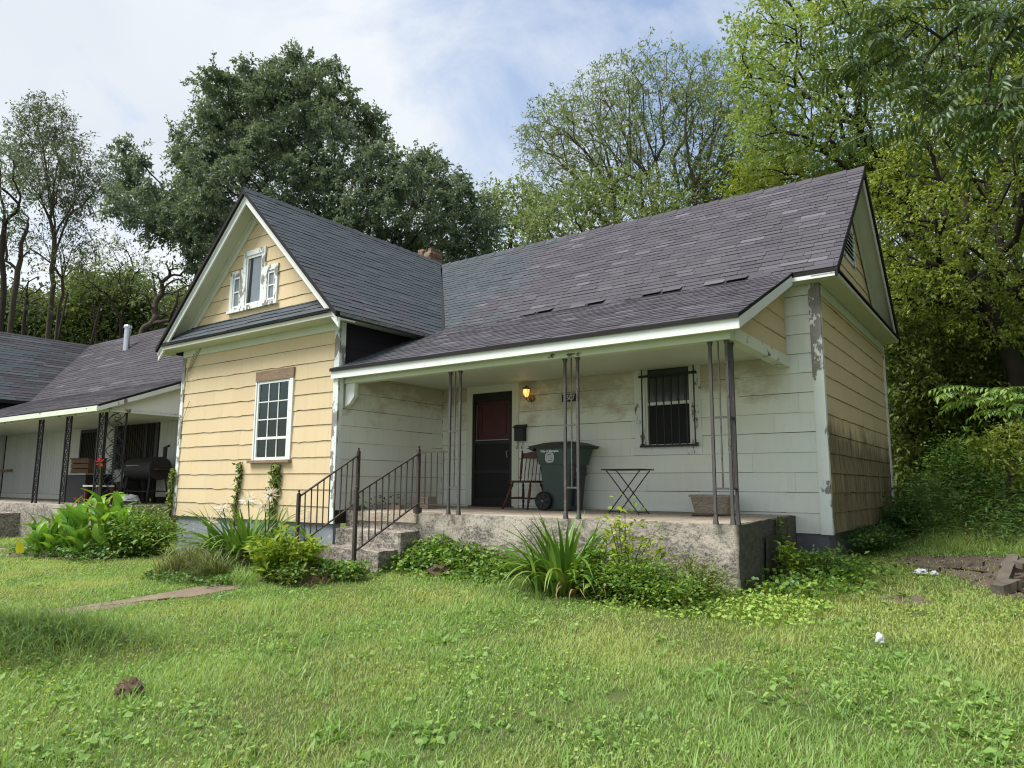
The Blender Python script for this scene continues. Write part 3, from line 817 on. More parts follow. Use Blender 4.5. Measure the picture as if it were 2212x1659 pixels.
# ---- gable vent
vent = MB().box((WR-.02, 4.55, 4.12), (WR+.02, 4.60, 4.78)).box((WR-.02, 5.46, 4.12), (WR+.02, 5.51, 4.78)).box((WR-.02, 4.6, 4.12), (WR+.02, 5.46, 4.17)).box((WR-.02, 4.6, 4.73), (WR+.02, 5.46, 4.78)).build('gable_vent', MAT['peel_heavy'], house)
board((WR-.05, 4.6, 4.17), (WR-.03, 5.46, 4.73), MAT['interior'], 'backing', vent)
for i in range(7):
    z = 4.185 + i*.078
    MB().prism([(WR-.02, 4.6, z+.055), (WR+.018, 4.6, z), (WR+.018, 4.6, z+.012), (WR-.02, 4.6, z+.067)], (0, .86, 0)).build('slat', MAT['peel'], vent)

# ---- front window
def window_frame(parts, mat, name, parent): 
    m = MB()
    for a, b in parts: m.box(a, b)
    return m.build(name, mat, parent)
x0, z0, x1, z1 = FW
fwin = window_frame([((x0, -.03, z0), (x0+.035, .10, z1-.185)), ((x1-.09, -.03, z0), (x1, .10, z1-.185))], MAT['peel'], 'window', house)
props(fwin, 'white twelve pane window with bare wood head')
board((x0-.005, -.034, z1-.183), (x1+.005, .10, z1), MAT['bare_wood'], 'head_board', fwin)
board((x0-.08, -.075, z0-.05), (x1+.02, .05, z0-.002), MAT['bare_wood'], 'sill', fwin)
gxa, gxb, gza, gzb = x0+.036, x1-.091, z0+.001, z1-.186
window_frame([((gxa, -.015, gza), (gxa+.05, .05, gzb)), ((gxb-.05, -.015, gza), (gxb, .05, gzb)), ((gxa+.05, -.015, gza), (gxb-.05, .05, gza+.05)), ((gxa+.05, -.015, gzb-.045), (gxb-.05, .05, gzb))], MAT['white'], 'sash', fwin)
nw, nh = 3, 4; ia, ib, ja, jb = gxa+.05, gxb-.05, gza+.05, gzb-.045
ph = (jb-ja-.028)/nh
rows = [ja, ja+ph*1, ja+ph*1+.045, ja+ph*2+.035, ja+ph*3+.03, jb]
zz = [(ja, ja+ph-.01), (ja+ph+.035, ja+ph*2+.015), (ja+ph*2+.035, ja+ph*3+.012), (ja+ph*3+.030, jb)]
board((ia, -.012, ja+ph-.01), (ib, .046, ja+ph+.035), MAT['white'], 'meeting_rail', fwin)
for k in (1, 2):
    board((ia, -.006, zz[k][1]), (ib, .03, zz[k+1][0]), MAT['white'], 'muntin', fwin)
pw = (ib-ia)/nw
for k in range(1, nw): board((ia+pw*k-.009, -.004, ja), (ia+pw*k+.009, .028, jb), MAT['white'], 'muntin', fwin)
for r in range(4):
    for k in range(nw):
        board((ia+pw*k+.01, .010, zz[r][0]), (ia+pw*(k+1)-.01, .015, zz[r][1]), MAT['glass'], 'pane', fwin)
for i in range(34):
    z = ja + .03 + i*.042
    if z > jb: break
    MB().prism([(ia+.02, .085, z), (ia+.02, .105, z+.03), (ia+.02, .107, z+.03), (ia+.02, .087, z)], (ib-ia-.04, 0, 0)).build('blind_slat', MAT['blind'], fwin)
MB().box((x0, .4, z0-.1), (x1, .42, z1+.1)).box((x0-.02, .12, z0-.1), (x0, .4, z1+.1)).box((x1, .12, z0-.1), (x1+.02, .4, z1+.1)).box((x0, .12, z1), (x1, .4, z1+.02)).box((x0, .12, z0-.02), (x1, .4, z0)).build('interior', MAT['interior'], fwin)

# ---- stepped three-light gable window
gwin = MB().box((-3.24, -.06, 3.595), (-1.70, .04, 3.645)).build('window', MAT['peel_heavy'], house, label='stepped three light gable window with peeling white trim')
for (a, b, c, d), mid in zip(GW, (False, True, True)):
    b = 3.645
    ol = .10 if a < -2.5 else .085
    tr = [((a, -.035, b), (a+.09, .05, d)), ((c-.09, -.035, b), (c, .05, d)), ((a+.09, -.037, d-.10), (c-.09, .05, d)), ((a+.09, -.03, b), (c-.09, .05, b+.05))]
    window_frame(tr, MAT['peel_heavy'], 'trim', gwin)
    a2, c2, b2, d2 = a+.09, c-.09, b+.05, d-.10
    window_frame([((a2, -.018, b2), (a2+.035, .011, d2)), ((c2-.035, -.018, b2), (c2, .011, d2)), ((a2+.035, -.018, b2), (c2-.035, .011, b2+.035)), ((a2+.035, -.018, d2-.05), (c2-.035, .011, d2))] +
                 ([((a2+.035, -.014, (b2+d2)/2-.012), (c2-.035, .010, (b2+d2)/2+.012))] if mid else []), MAT['white'], 'sash', gwin)
    if mid:
        for q0, q1 in ((b2+.035, (b2+d2)/2-.012), ((b2+d2)/2+.012, d2-.05)): board((a2+.035, .003, q0), (c2-.035, .008, q1), MAT['attic_glass'], 'pane', gwin)
    else:
        board((a2+.035, .003, b2+.035), (c2-.035, .008, d2-.05), MAT['attic_glass'], 'pane', gwin)
        MB().prism([(a2+.05, .000, b2+.04), (a2+.14, .000, b2+.04), (a2+.17, .000, d2-.06), (a2+.10, .000, d2-.06)], (0, .002, 0)).build('curtain', MAT['interior'], gwin)

# ---- porch window with security bars
MAT['screen'] = plain('black_screen', (0.008, 0.008, 0.009), 0.6, 0.3, 0.2)
y = D1
x0, z0, x1, z1 = PW
pwin = window_frame([((x0, y-.015, z0+.12), (4.2, y+.011, z1)), ((4.95, y-.015, z0+.12), (x1, y+.011, z1)), ((x0-.0, y-.02, z0), (x1, y+.011, z0+.118))], MAT['peel'], 'window', house)
props(pwin, 'porch window with white surround behind black security bars')
window_frame([((4.2, y+.0, .98), (4.235, y+.06, 2.185)), ((4.915, y, .98), (4.95, y+.06, 2.185)), ((4.235, y, .98), (4.915, y+.06, 1.02)), ((4.235, y-.004, 1.625), (4.915, y+.055, 1.67))], MAT['white'], 'sash', pwin)
board((4.235, y+.03, 1.02), (4.915, y+.035, 1.625), MAT['screen'], 'pane', pwin); board((4.235, y+.03, 1.67), (4.915, y+.035, 2.185), MAT['dusty_glass'], 'pane', pwin)
MB().box((4.1, y+.5, .9), (5.05, y+.52, 2.3)).box((4.15, y+.1, .9), (4.2, y+.5, 2.3)).box((4.95, y+.1, .9), (5.0, y+.5, 2.3)).build('interior', MAT['interior'], pwin)
cur = []
for i in range(30): cur.append((4.24 + i*.0232, y+.10 + .012*math.sin(i*1.3)))
m = MB(); m.add([(a, b, .99) for a, b in cur] + [(a, b, 2.18) for a, b in cur], [(i, i+1, 31+i-0, 30+i) for i in range(29)]); m.build('curtain', MAT['interior'], pwin)
grille = MB().bar((4.135, y-.09, 2.075), (5.07, y-.09, 2.075), .035).box((4.15, y-.09, 2.06), (4.18, y-.016, 2.09)).box((5.02, y-.09, 2.06), (5.05, y-.016, 2.09)).build('security_grille', MAT['black_iron'], house)
MB().bar((4.14, y-.09, .99), (5.07, y-.09, .99), .035).box((4.15, y-.09, 1.0), (4.18, y-.016, 1.03)).box((5.02, y-.09, 1.0), (5.05, y-.016, 1.03)).build('rail', MAT['black_iron'], grille)
for i in range(8):
    x = 4.185 + i*.1205
    MB().bar((x, y-.09, .99), (x, y-.09, 2.24 if i in (0, 7) else 2.075), .016).build('bar', MAT['black_iron'], grille)
for sx in (4.09, 5.03):
    MB().lathe([(.0, -.0), (.028, .004), (.032, .014), (.02, .03), (.0, .034)], (sx, y-.05, 1.37), 8, 1).build('knob', MAT['peel'], pwin)

board((3.3, D1-.03, .012), (5.15, D1-.006, .05), MAT['white'], 'floor_strip', house)
# ---- entrance door
x0, z0, x1, z1 = DOOR
y = D1
props(window_frame([((x0, y-.02, 0), (.735, y+.05, z1)), ((1.64, y-.02, 0), (x1, y+.05, z1)), ((.735, y-.02, 2.055), (1.64, y+.05, z1))], MAT['cream'], 'door_frame', house), None)
door = window_frame([((.737, y-.005, .01), (.80, y+.035, 2.05)), ((1.575, y-.005, .01), (1.638, y+.035, 2.05)), ((.80, y-.005, 1.90), (1.575, y+.035, 2.05)), ((.80, y-.005, .01), (1.575, y+.035, .16)), ((.80, y-.004, 1.12), (1.575, y+.033, 1.19)), ((.80, y-.004, .60), (1.575, y+.033, .66))], MAT['door_black'], 'door', house)
props(door, 'black storm door over a dark red door')
board((.802, y+.045, .02), (1.573, y+.08, 2.05), MAT['door_red'], 'inner_door', door)
for (a, b, c, d) in ((.90, 1.28, 1.47, 1.84), (.90, .24, 1.47, .56)):
    window_frame([((a, y+.036, b), (a+.03, y+.0445, d)), ((c-.03, y+.036, b), (c, y+.0445, d)), ((a+.03, y+.036, b), (c-.03, y+.0445, b+.03)), ((a+.03, y+.036, d-.03), (c-.03, y+.0445, d))], MAT['door_red'], 'moulding', door)
board((.80, y+.012, .16), (1.575, y+.016, .60), MAT['screen'], 'panel', door); board((.80, y+.012, .66), (1.575, y+.016, 1.12), MAT['screen'], 'panel', door)
board((.81, y-.012, 1.185), (1.565, y-.0055, 1.20), MAT['alu'], 'trim_strip', door); MB().bar((.83, y-.008, 1.2), (.845, y-.008, 1.84), .008).build('trim_strip', MAT['alu'], door)
MB().tube([(1.56, y-.006, .86), (1.56, y-.05, .87), (1.545, y-.055, .98), (1.56, y-.006, .99)], .009, 6).build('handle', MAT['alu'], door)
board((.70, y-.07, .0), (1.68, y-.021, .025), MAT['door_red'], 'threshold', house)

# ---- chimney
chx, chy = -3.2, 5.55
ch = MB().box((chx-.2, chy-.2, 5.2), (chx+.2, chy+.2, 6.30)).build('chimney', MAT['mortar'], house, label='short weathered brick chimney with a broken top')
for c in range(11):
    z = 5.57 + c*.076
    for side in range(4):
        for j in range(2):
            if c == 10 and (side, j) not in ((0, 0), (1, 1), (1, 0), (2, 1)): continue
            if c == 9 and (side, j) in ((0, 1), (3, 0)): continue
            o_ = -.23 + j*.215 + (.0 if c % 2 else .03); jx, jz, jr = random.uniform(-.006, .006), random.uniform(-.004, .004), random.uniform(0, .012)
            a = (o_+.006+jx, -.232-jr, 0); b = (o_+.205, -.135, .066)
            m = MB().box((a[0], a[1], z+jz), (b[0], b[1], z+.066+jz)); R = Matrix.Rotation(side*math.pi/2, 3, 'Z')
            m.v = [tuple(R @ Vector(v) + Vector((chx, chy, 0))) for v in m.v]
            m.build('brick', MAT['brick'], ch)

# ---- porch floor and steps
def fslope(co): return -.013 * max(0.0, D1 - co.z*0 - co.y) if co.z > -.3 else 0
slab = noisy_box((.03, .23, -1.15), (6.37, D1-.004, 0), .12, .018, 3, fslope).build('porch_slab', MAT['concrete'], house, label='thick lichen stained concrete porch slab')
for v in slab.data.vertices: pass
fl = noisy_box((.06, .26, -.01), (6.33, D1-.03, .006), .2, .002, 5, lambda co: -.013*(D1-co.y)).build('porch_floor', MAT['concrete_top'], house)
steps_ = [((.22, -.13, -1.1), (1.62, .24, -.285)), ((.16, -.5, -1.15), (1.56, -.12, -.53)), ((.3, -.86, -1.2), (1.38, -.49, -.765))]
st = None
for i, (a, b) in enumerate(steps_):
    m = noisy_box(a, b, .07, .024, 9+i)
    if st is None: st = m.build('steps', MAT['concrete'], house, label='crumbling concrete steps up to the porch')
    else: m.build('step', MAT['concrete'], st)
noisy_box((.25, .19, -.17), (1.62, .25, -.045), .1, .01, 14).build('nosing', MAT['concrete_top'], st)

# ---- iron porch posts
def flared(m, x, y, z0, z1, w):
    m.bar((x, y, z0), (x, y, z1), w, upv=(0, 1, 0))
    for za, zb_, in ((z0, z0+.10), (z1, z1-.05)):
        V = [(x+sx*w*.85, y+sy*w*.85, za) for sx, sy in ((-1,-1),(1,-1),(1,1),(-1,1))] + [(x+sx*w*.5, y+sy*w*.5, zb_) for sx, sy in ((-1,-1),(1,-1),(1,1),(-1,1))]
        m.add(V, [(0,3,2,1),(4,5,6,7),(0,1,5,4),(1,2,6,5),(2,3,7,6),(3,0,4,7)])
def post_panel(name, xa, xb, y, extra=None, label=None):
    p = None; zt_ = 2.016; zf = -.03
    m = MB(); flared(m, xa, y, zf, zt_, .032); p = m.build(name, MAT['post_iron'], house, label=label)
    m = MB(); flared(m, xb, y, zf, zt_, .032); m.build('upright', MAT['post_iron'], p)
    for z in (.36, 1.15): MB().bar((xa+.017, y, z), (xb-.017, y, z), .022).build('crossbar', MAT['post_iron'], p)
    MB().bar(((xa+xb)/2, y, .37), ((xa+xb)/2, y, zt_), .014, upv=(0, 1, 0)).build('rod', MAT['post_iron'], p)
    if extra:
        m = MB(); flared(m, xb, extra, zf, zt_, .032); m.build('upright', MAT['post_iron'], p)
        for z in (.36, 1.15): MB().bar((xb, y+.017, z), (xb, extra-.017, z), .022).build('crossbar', MAT['post_iron'], p)
        MB().bar((xb, (y+extra)/2, .37), (xb, (y+extra)/2, zt_), .014, upv=(0, 1, 0)).build('rod', MAT['post_iron'], p)
    return p
post_panel('porch_post', 2.249, 2.438, .17, label='iron porch post beside the handrail')
post_panel('porch_post', 4.20, 4.39, .17, label='iron porch post before the bin')
post_panel('porch_post', 6.137, 6.329, .17, .335, label='three legged iron corner post')

# ---- handrails
def finial(m, x, y, z): m.lathe([(.016, 0), (.020, .008), (.010, .018), (.019, .032), (.017, .046), (.005, .056), (.0, .058)], (x, y, z), 8)
def handrail(x, y_up, z_up, y_lo, z_lo_top, z_lo_base, n, label, rise=.06):
    m = MB(); m.bar((x, y_up, -.02), (x, y_up, z_up), .045, upv=(0, 1, 0)); m.box((x-.045, y_up-.045, -.03), (x+.045, y_up+.045, .05)); finial(m, x, y_up, z_up)
    p = m.build('handrail', MAT['iron'], house, label=label)
    m = MB(); m.bar((x, y_lo, z_lo_base), (x, y_lo, z_lo_top), .045, upv=(0, 1, 0)); finial(m, x, y_lo, z_lo_top); m.build('newel', MAT['iron'], p)
    ta, tb_ = np.array([x, y_lo, z_lo_top-.05]), np.array([x, y_up, z_up-.06])
    ba, bb = np.array([x, y_lo+.02, z_lo_base+.12]), np.array([x, y_up-.02, .10])
    MB().bar(ta, tb_, .034, .02).build('rail', MAT['iron'], p); MB().bar(ba, bb, .03, .018).build('rail', MAT['iron'], p)
    for i in range(1, n+1):
        t = i/(n+1); MB().bar(ba+(bb-ba)*t, ta+(tb_-ta)*t, .014, upv=(0, 1, 0)).build('baluster', MAT['iron'], p)
    return p
handrail(.24, .27, .92, -.86, .25, -.62, 9, 'left handrail against the yellow wall')
hr = handrail(1.56, .27, .915, -.94, .31, -.62, 9, 'right handrail of the porch steps')
MB().bar((1.58, .27, .87), (2.24, .19, .86), .02).build('rail', MAT['iron'], hr); MB().bar((1.58, .27, .11), (2.24, .19, .09), .016).build('rail', MAT['iron'], hr)
for i in range(4):
    t = (i+1)/5; MB().bar((1.58+.66*t, .27-.08*t, .10), (1.58+.66*t, .27-.08*t, .87), .013, upv=(0, 1, 0)).build('baluster', MAT['iron'], hr)
# ------------------------------------------------------------------ things on the porch
def floor_z(y): return -.013 * (D1 - y) + .006
def text_mesh(name, body, size, mat, M, parent, thick=.0, bold=0.0):
    cu = bpy.data.curves.new(name, 'FONT'); cu.body = body; cu.size = size; cu.align_x = 'CENTER'; cu.align_y = 'CENTER'; cu.extrude = thick; cu.offset = bold
    t = bpy.data.objects.new(name, cu); COL.objects.link(t)
    dg = bpy.context.evaluated_depsgraph_get(); me = bpy.data.meshes.new_from_object(t.evaluated_get(dg))
    bpy.data.objects.remove(t); bpy.data.curves.remove(cu)
    me.materials.clear(); me.materials.append(mat)
    o = bpy.data.objects.new(name, me); COL.objects.link(o); WL[o.name] = np.array(M.to_translation()); o.parent = parent
    o.matrix_basis = Matrix.Translation(Vector(-WL[parent.name])) @ M
    return o
FACE_F = Matrix(((1,0,0,0),(0,0,-1,0),(0,1,0,0),(0,0,0,1)))   # text reading left-right, facing -Y

MAT['bin_green'] = plain('green_bin_plastic', (0.036, 0.060, 0.052), 0.45, 0.4, 0.15, 3)
MAT['bin_dark'] = plain('dark_bin_lid', (0.028, 0.031, 0.033), 0.5, 0.4, 0.15, 3)
MAT['print_white'] = plain('white_print', (0.75, 0.76, 0.74), 0.6, 0.2, 0.05, 20, 0)
MAT['tyre'] = plain('black_wheel', (0.014, 0.014, 0.015), 0.6, 0.3, 0.2)
fz = floor_z(1.85)
bin_ = thing('trash_bin', 'dark green wheeled bin lettered City of Memphis on the porch', 'trash bin', (2.98, 2.13, fz))
def taper(x0, x1, y0, y1, z0, X0, X1, Y0, Y1, z1, m):
    V = [(x0,y0,z0),(x1,y0,z0),(x1,y1,z0),(x0,y1,z0),(X0,Y0,z1),(X1,Y0,z1),(X1,Y1,z1),(X0,Y1,z1)]
    return m.add(V, [(0,3,2,1),(4,5,6,7),(0,1,5,4),(1,2,6,5),(2,3,7,6),(3,0,4,7)])
def rtaper(a, za, b, zb2, m, r0=.05, k=4):
    """tapered box with rounded upright edges; a,b = (x0,x1,y0,y1)"""
    def ring(q, z):
        x0, x1, y0, y1 = q; P = []
        for cx, cy, s in ((x1-r0, y1-r0, 0), (x0+r0, y1-r0, 1), (x0+r0, y0+r0, 2), (x1-r0, y0+r0, 3)):
            for i in range(k+1):
                w = (s + i/k) * math.pi/2; P.append((cx + r0*math.cos(w), cy + r0*math.sin(w), z))
        return P
    n = 4*(k+1)
    return m.add(ring(a, za) + ring(b, zb2), [tuple(range(n))[::-1], tuple(range(n, 2*n))] + [(i, (i+1) % n, n+(i+1) % n, n+i) for i in range(n)])
m = MB(); rtaper((2.73, 3.19, 1.90, 2.36), fz+.02, (2.665, 3.25, 1.868, 2.40), fz+.72, m); m.build('body', MAT['bin_green'], bin_, smooth=False)
m = MB(); rtaper((2.645, 3.275, 1.85, 2.42), fz+.72, (2.60, 3.34, 1.835, 2.45), fz+.975, m); m.build('rim', MAT['bin_green'], bin_)
m = MB(); rtaper((2.50, 3.42, 1.80, 2.48), fz+.972, (2.48, 3.44, 1.79, 2.49), fz+1.012, m); rtaper((2.50, 3.42, 1.81, 2.47), fz+1.012, (2.68, 3.30, 1.92, 2.36), fz+1.062, m); rtaper((2.68, 3.30, 1.92, 2.36), fz+1.062, (2.82, 3.18, 2.03, 2.25), fz+1.082, m)
lid = m.build('lid', MAT['bin_dark'], bin_)
MB().prism([(2.47, 1.80, fz+.98), (2.60, 1.80, fz+.985), (2.58, 1.80, fz+.93)], (0, .68, 0)).build('lid_lip', MAT['bin_dark'], lid)
m = MB()
m.box((3.255, 1.92, fz+.55), (3.275, 2.32, fz+.69)); m.box((3.222, 2.02, fz+.08), (3.252, 2.22, fz+.5)); m.build('front_panel', MAT['bin_dark'], bin_)
MB().box((3.262, 2.00, fz+.60), (3.2775, 2.10, fz+.66)).build('tag', MAT['print_white'], bin_)
MB().box((2.72, 1.866, fz+.71), (3.20, 1.872, fz+.725)).build('ledge', MAT['bin_green'], bin_)
for yw in (1.845, 2.37):
    cx, cz = 2.76, fz+.148
    w = MB().lathe([(.10, -.02), (.135, -.025), (.148, -.015), (.148, .03), (.135, .04), (.10, .035)], (cx, yw, cz), 20, 1).build('wheel', MAT['tyre'], bin_)
    for i in range(6):
        a_ = i*math.pi/3+.3; MB().bar((cx+.02*math.cos(a_), yw-.022, cz+.02*math.sin(a_)), (cx+.118*math.cos(a_), yw-.022, cz+.118*math.sin(a_)), .022, .016, upv=(0, 1, 0)).build('spoke', MAT['bin_dark'], w)
    MB().lathe([(.0, -.036), (.014, -.034), (.016, -.02)], (cx, yw, cz), 8, 1).build('hub', MAT['alu'], w)
# white printing on the side of the bin
yt = 1.836
text_mesh('lettering', 'City of Memphis', .050, MAT['print_white'], Matrix.Translation((2.885, yt-.004, fz+.925)) @ FACE_F @ Matrix.Rotation(-.055, 4, 'X'), bin_, .001, .0012)
em = MB()
def ring2(m, cx, cz, ro, ri, y, k=24, squ=.55):
    V = []
    for r in (ro, ri):
        for i in range(k):
            w = 2*math.pi*i/k; c_, s_ = math.cos(w), math.sin(w)
            q = max(abs(c_), abs(s_)); f_ = r*(1-squ) + r*squ/q*.92
            V += [(cx+c_*f_, y, cz+s_*f_)]
    V2 = V + [(x, y-.0015, z) for x, _, z in V]
    m.add(V2, [(2*k+i, 2*k+(i+1) % k, 3*k+(i+1) % k, 3*k+i) for i in range(k)] + [(i, (i+1) % k, 2*k+(i+1) % k, 2*k+i) for i in range(k)])
ex, ez = 2.885, fz+.825
ring2(em, ex, ez, .082, .074, yt+.0, 28); ring2(em, ex, ez, .066, .059, yt+.0, 28)
for i in range(18):
    w = 2*math.pi*i/18; em.box((ex+.0705*math.cos(w)-.003, yt-.001, ez+.0705*math.sin(w)*.98-.003), (ex+.0705*math.cos(w)+.003, yt, ez+.0705*math.sin(w)*.98+.003))
em.box((ex-.05, yt-.001, ez-.003), (ex+.05, yt, ez+.003)).box((ex-.003, yt-.001, ez+.004), (ex+.003, yt, ez+.05)).box((ex-.003, yt-.001, ez-.05), (ex+.003, yt, ez-.004))
em.box((ex-.04, yt-.001, ez+.012), (ex-.012, yt, ez+.02)).box((ex-.036, yt-.001, ez+.021), (ex-.028, yt, ez+.045)).box((ex-.024, yt-.001, ez+.021), (ex-.018, yt, ez+.04))
ring2(em, ex+.028, ez+.028, .017, .009, yt, 12, .0); ring2(em, ex-.026, ez-.028, .018, .010, yt, 10, .0)
em.box((ex+.01, yt-.001, ez-.035), (ex+.046, yt, ez-.027)).box((ex+.022, yt-.001, ez-.026), (ex+.03, yt, ez-.012)).box((ex+.034, yt-.001, ez-.026), (ex+.042, yt, ez-.018))
em.build('emblem', MAT['print_white'], bin_)

# wooden spindle back chair
MAT['chair_wood'] = plain('dark_red_brown_wood', (0.075, 0.028, 0.018), 0.5, 0.4, 0.35, 9)
fz = floor_z(2.1)
chair = thing('wooden_chair', 'old dark wooden spindle back chair beside the bin', 'chair', (2.23, 2.16, fz))
m = MB(); rtaper((1.98, 2.46, 1.96, 2.36), fz+.43, (1.97, 2.47, 1.95, 2.37), fz+.465, m, .09); m.build('seat', MAT['chair_wood'], chair)
def turned(p, q, mat, name, parent, r=.017, k=7, seq=((0, .6), (.08, .9), (.12, 1.35), (.16, .8), (.3, 1.15), (.5, 1.25), (.68, .95), (.72, 1.4), (.76, .8), (.9, 1.0), (1, .7))):
    p = np.array(p, float); q = np.array(q, float)
    return MB().tube([p+(q-p)*t for t, _ in seq], [r*s_ for _, s_ in seq], k).build(name, mat, parent, smooth=True)
for (a, b) in (((2.05, 2.02, .43), (1.86, 1.99, 0)), ((2.40, 2.02, .43), (2.40, 1.93, 0)), ((2.05, 2.31, .43), (1.99, 2.40, 0)), ((2.40, 2.31, .43), (2.53, 2.38, 0))):
    turned((a[0], a[1], fz+a[2]), (b[0], b[1], fz+b[2]), MAT['chair_wood'], 'leg', chair, .02)
for (a, b) in (((1.94, 2.0, .17), (2.02, 2.36, .19)), ((2.40, 1.96, .17), (2.48, 2.36, .19)), ((1.97, 2.16, .175), (2.44, 2.16, .175))):
    turned((a[0], a[1], fz+a[2]), (b[0], b[1], fz+b[2]), MAT['chair_wood'], 'stretcher', chair, .013)
for x in (1.98, 2.44):
    turned((x, 2.33, fz+.46), (x-.01, 2.40, fz+.98), MAT['chair_wood'], 'back_post', chair, .018)
cr = MB(); k = 8
P = [(1.97+.48*i/k, 2.395+.03*math.sin(math.pi*i/k)) for i in range(k+1)]
tp = [.93+.03*math.sin(math.pi*min(1, max(0, (i-1)/(k-2)))) for i in range(k+1)]
cr.add([(x, y, fz+.84) for x, y in P] + [(P[i][0], P[i][1], fz+tp[i]) for i in range(k+1)] + [(x, y+.02, fz+.84) for x, y in P] + [(P[i][0], P[i][1]+.02, fz+tp[i]) for i in range(k+1)],
       [(i, i+1, k+2+i, k+1+i) for i in range(k)] + [(2*k+2+i, 3*k+3+i, 3*k+4+i, 2*k+3+i) for i in range(k)] + [(k+1+i, k+2+i, 3*k+4+i, 3*k+3+i) for i in range(k)] + [(i, 2*k+2+i, 2*k+3+i, i+1) for i in range(k)])
cr.build('crest_rail', MAT['chair_wood'], chair)
for i in range(5):
    x = 2.06+.076*i; MB().tube([(x, 2.325, fz+.46), (x-.003, 2.36, fz+.65), (x-.006, 2.405, fz+.85)], [.006, .008, .006], 6).build('spindle', MAT['chair_wood'], chair)
MB().box((2.31, 2.385, fz+.885), (2.36, 2.392, fz+.90)).build('label_plate', MAT['alu'], chair)

# folding tray table
fz = floor_z(1.6)
tt = thing('folding_table', 'small black folding tray table under the porch window', 'table', (4.32, 1.66, fz))
m = MB(); rtaper((3.99, 4.65, 1.45, 1.87), fz+.612, (3.985, 4.655, 1.445, 1.875), fz+.63, m, .05); m.build('tabletop', MAT['black_iron'], tt)
for y in (1.50, 1.82):
    for s in (1, -1):
        xa, xb = (4.08, 4.58) if s == 1 else (4.58, 4.08)
        yy = y + (.009 if s == 1 else -.009)
        MB().tube([(xa-.02*s, yy, fz+.605), (xa, yy, fz+.59), (xa+(xb-xa)*.97, yy, fz+.0), (xb, yy, fz+.0)], .008, 6).build('leg', MAT['black_iron'], tt)
for x in (4.56, 4.10): MB().tube([(x, 1.50, fz+.03), (x, 1.82, fz+.03)], .007, 6).build('crossbar', MAT['black_iron'], tt)

# woven planter box
def woven():
    m = NM('woven_resin', 0.85, 0.2); z = m.noise(38, (0.5, 0.5, 2.6), 3)
    m.base(m.mix(m.ramp(z, [(0.35, 0.0), (0.65, 1.0)]), C(0.22, 0.18, 0.135), C(0.44, 0.375, 0.29))); m.bump(z, 0.9, 0.01); return m.m
MAT['woven'] = woven()
fz = floor_z(2.1)
pl_ = thing('planter', 'tan woven planter box behind the corner post', 'planter', (5.4, 2.1, fz))
m = MB(); rtaper((5.17, 5.63, 2.0, 2.22), fz, (5.12, 5.68, 1.95, 2.27), fz+.255, m, .04); m.build('box', MAT['woven'], pl_)
m = MB(); rtaper((5.105, 5.695, 1.935, 2.285), fz+.235, (5.10, 5.70, 1.93, 2.29), fz+.27, m, .045); m.build('rim', MAT['woven'], pl_)
for i in range(7):
    z = fz+.02+i*.031; g = i*.0068
    m = MB(); rtaper((5.165-g, 5.635+g, 1.993-g*1.05, 2.227+g*1.05), z, (5.162-g, 5.638+g, 1.99-g*1.05, 2.23+g*1.05), z+.018, m, .042); m.build('weave_band', MAT['woven'], pl_)
stick = MB().tube([(5.32, 1.52, floor_z(1.5)+.02), (5.6, 1.62, floor_z(1.5)+.022), (5.85, 1.70, floor_z(1.5)+.03)], [.022, .02, .014], 6).build('stick', MAT['bark'], None)
props(stick, 'dead stick lying on the porch before the planter', 'stick')

# wall lamp, mailbox, numbers
MAT['brass'] = plain('aged_brass', (0.22, 0.15, 0.06), 0.4, 0.5, 0.2, metal=0.6)
lg = NM('lit_amber_glass', 0.3, 0.4); lg.base(C(0.8, 0.6, 0.3)); lg.b.inputs['Emission Color'].default_value = (1.0, 0.62, 0.16, 1); lg.b.inputs['Emission Strength'].default_value = 0.6; MAT['lamp_glow'] = lg.m
yl = D1-.02
lamp = thing('wall_lamp', 'lit amber lantern on the wall beside the door', 'lamp', (2.03, yl, 1.80))
MB().lathe([(.0, -.03), (.05, -.025), (.055, -.005), (.055, .0)], (2.07, yl, 1.88), 12, 1).build('back_plate', MAT['brass'], lamp)
MB().tube([(2.07, yl-.02, 1.86), (2.06, yl-.08, 1.82), (2.03, yl-.12, 1.86), (2.03, yl-.12, 1.89)], .01, 6).build('arm', MAT['brass'], lamp)
MB().lathe([(.025, .02), (.04, .04), (.058, .12), (.060, .15)], (2.03, yl-.12, 1.88), 8).build('glass', MAT['lamp_glow'], lamp)
MB().lathe([(.088, 0), (.08, .012), (.045, .04), (.018, .055), (.012, .075), (.0, .08)], (2.03, yl-.12, 2.031), 8).build('cap', MAT['brass'], lamp)
for i in range(8):
    w = i*math.pi/4; MB().tube([(2.03+.032*math.cos(w), yl-.12+.032*math.sin(w), 1.88), (2.03+.054*math.cos(w), yl-.12+.054*math.sin(w), 1.91), (2.03+.080*math.cos(w), yl-.12+.080*math.sin(w), 2.03)], .004, 4).build('rib', MAT['brass'], lamp)
MB().lathe([(.0, -.03), (.012, -.02), (.02, 0)], (2.03, yl-.12, 1.88), 8).build('finial', MAT['brass'], lamp)
for kk in range(1):
    pd = bpy.data.lights.new('lamp_bulb', 'POINT'); pd.energy = 0.2; pd.color = (1, .68, .3); pd.shadow_soft_size = .05
    po = bpy.data.objects.new('lamp_bulb', pd); link(po, lamp, (2.03, yl-.22, 1.97))
mb_ = thing('mailbox', 'black wall mailbox with two hooks between door and bin', 'mailbox', (1.85, yl, 1.02))
MB().box((1.76, yl-.10, 1.15), (1.95, yl-.0, 1.39)).build('box', MAT['black_iron'], mb_)
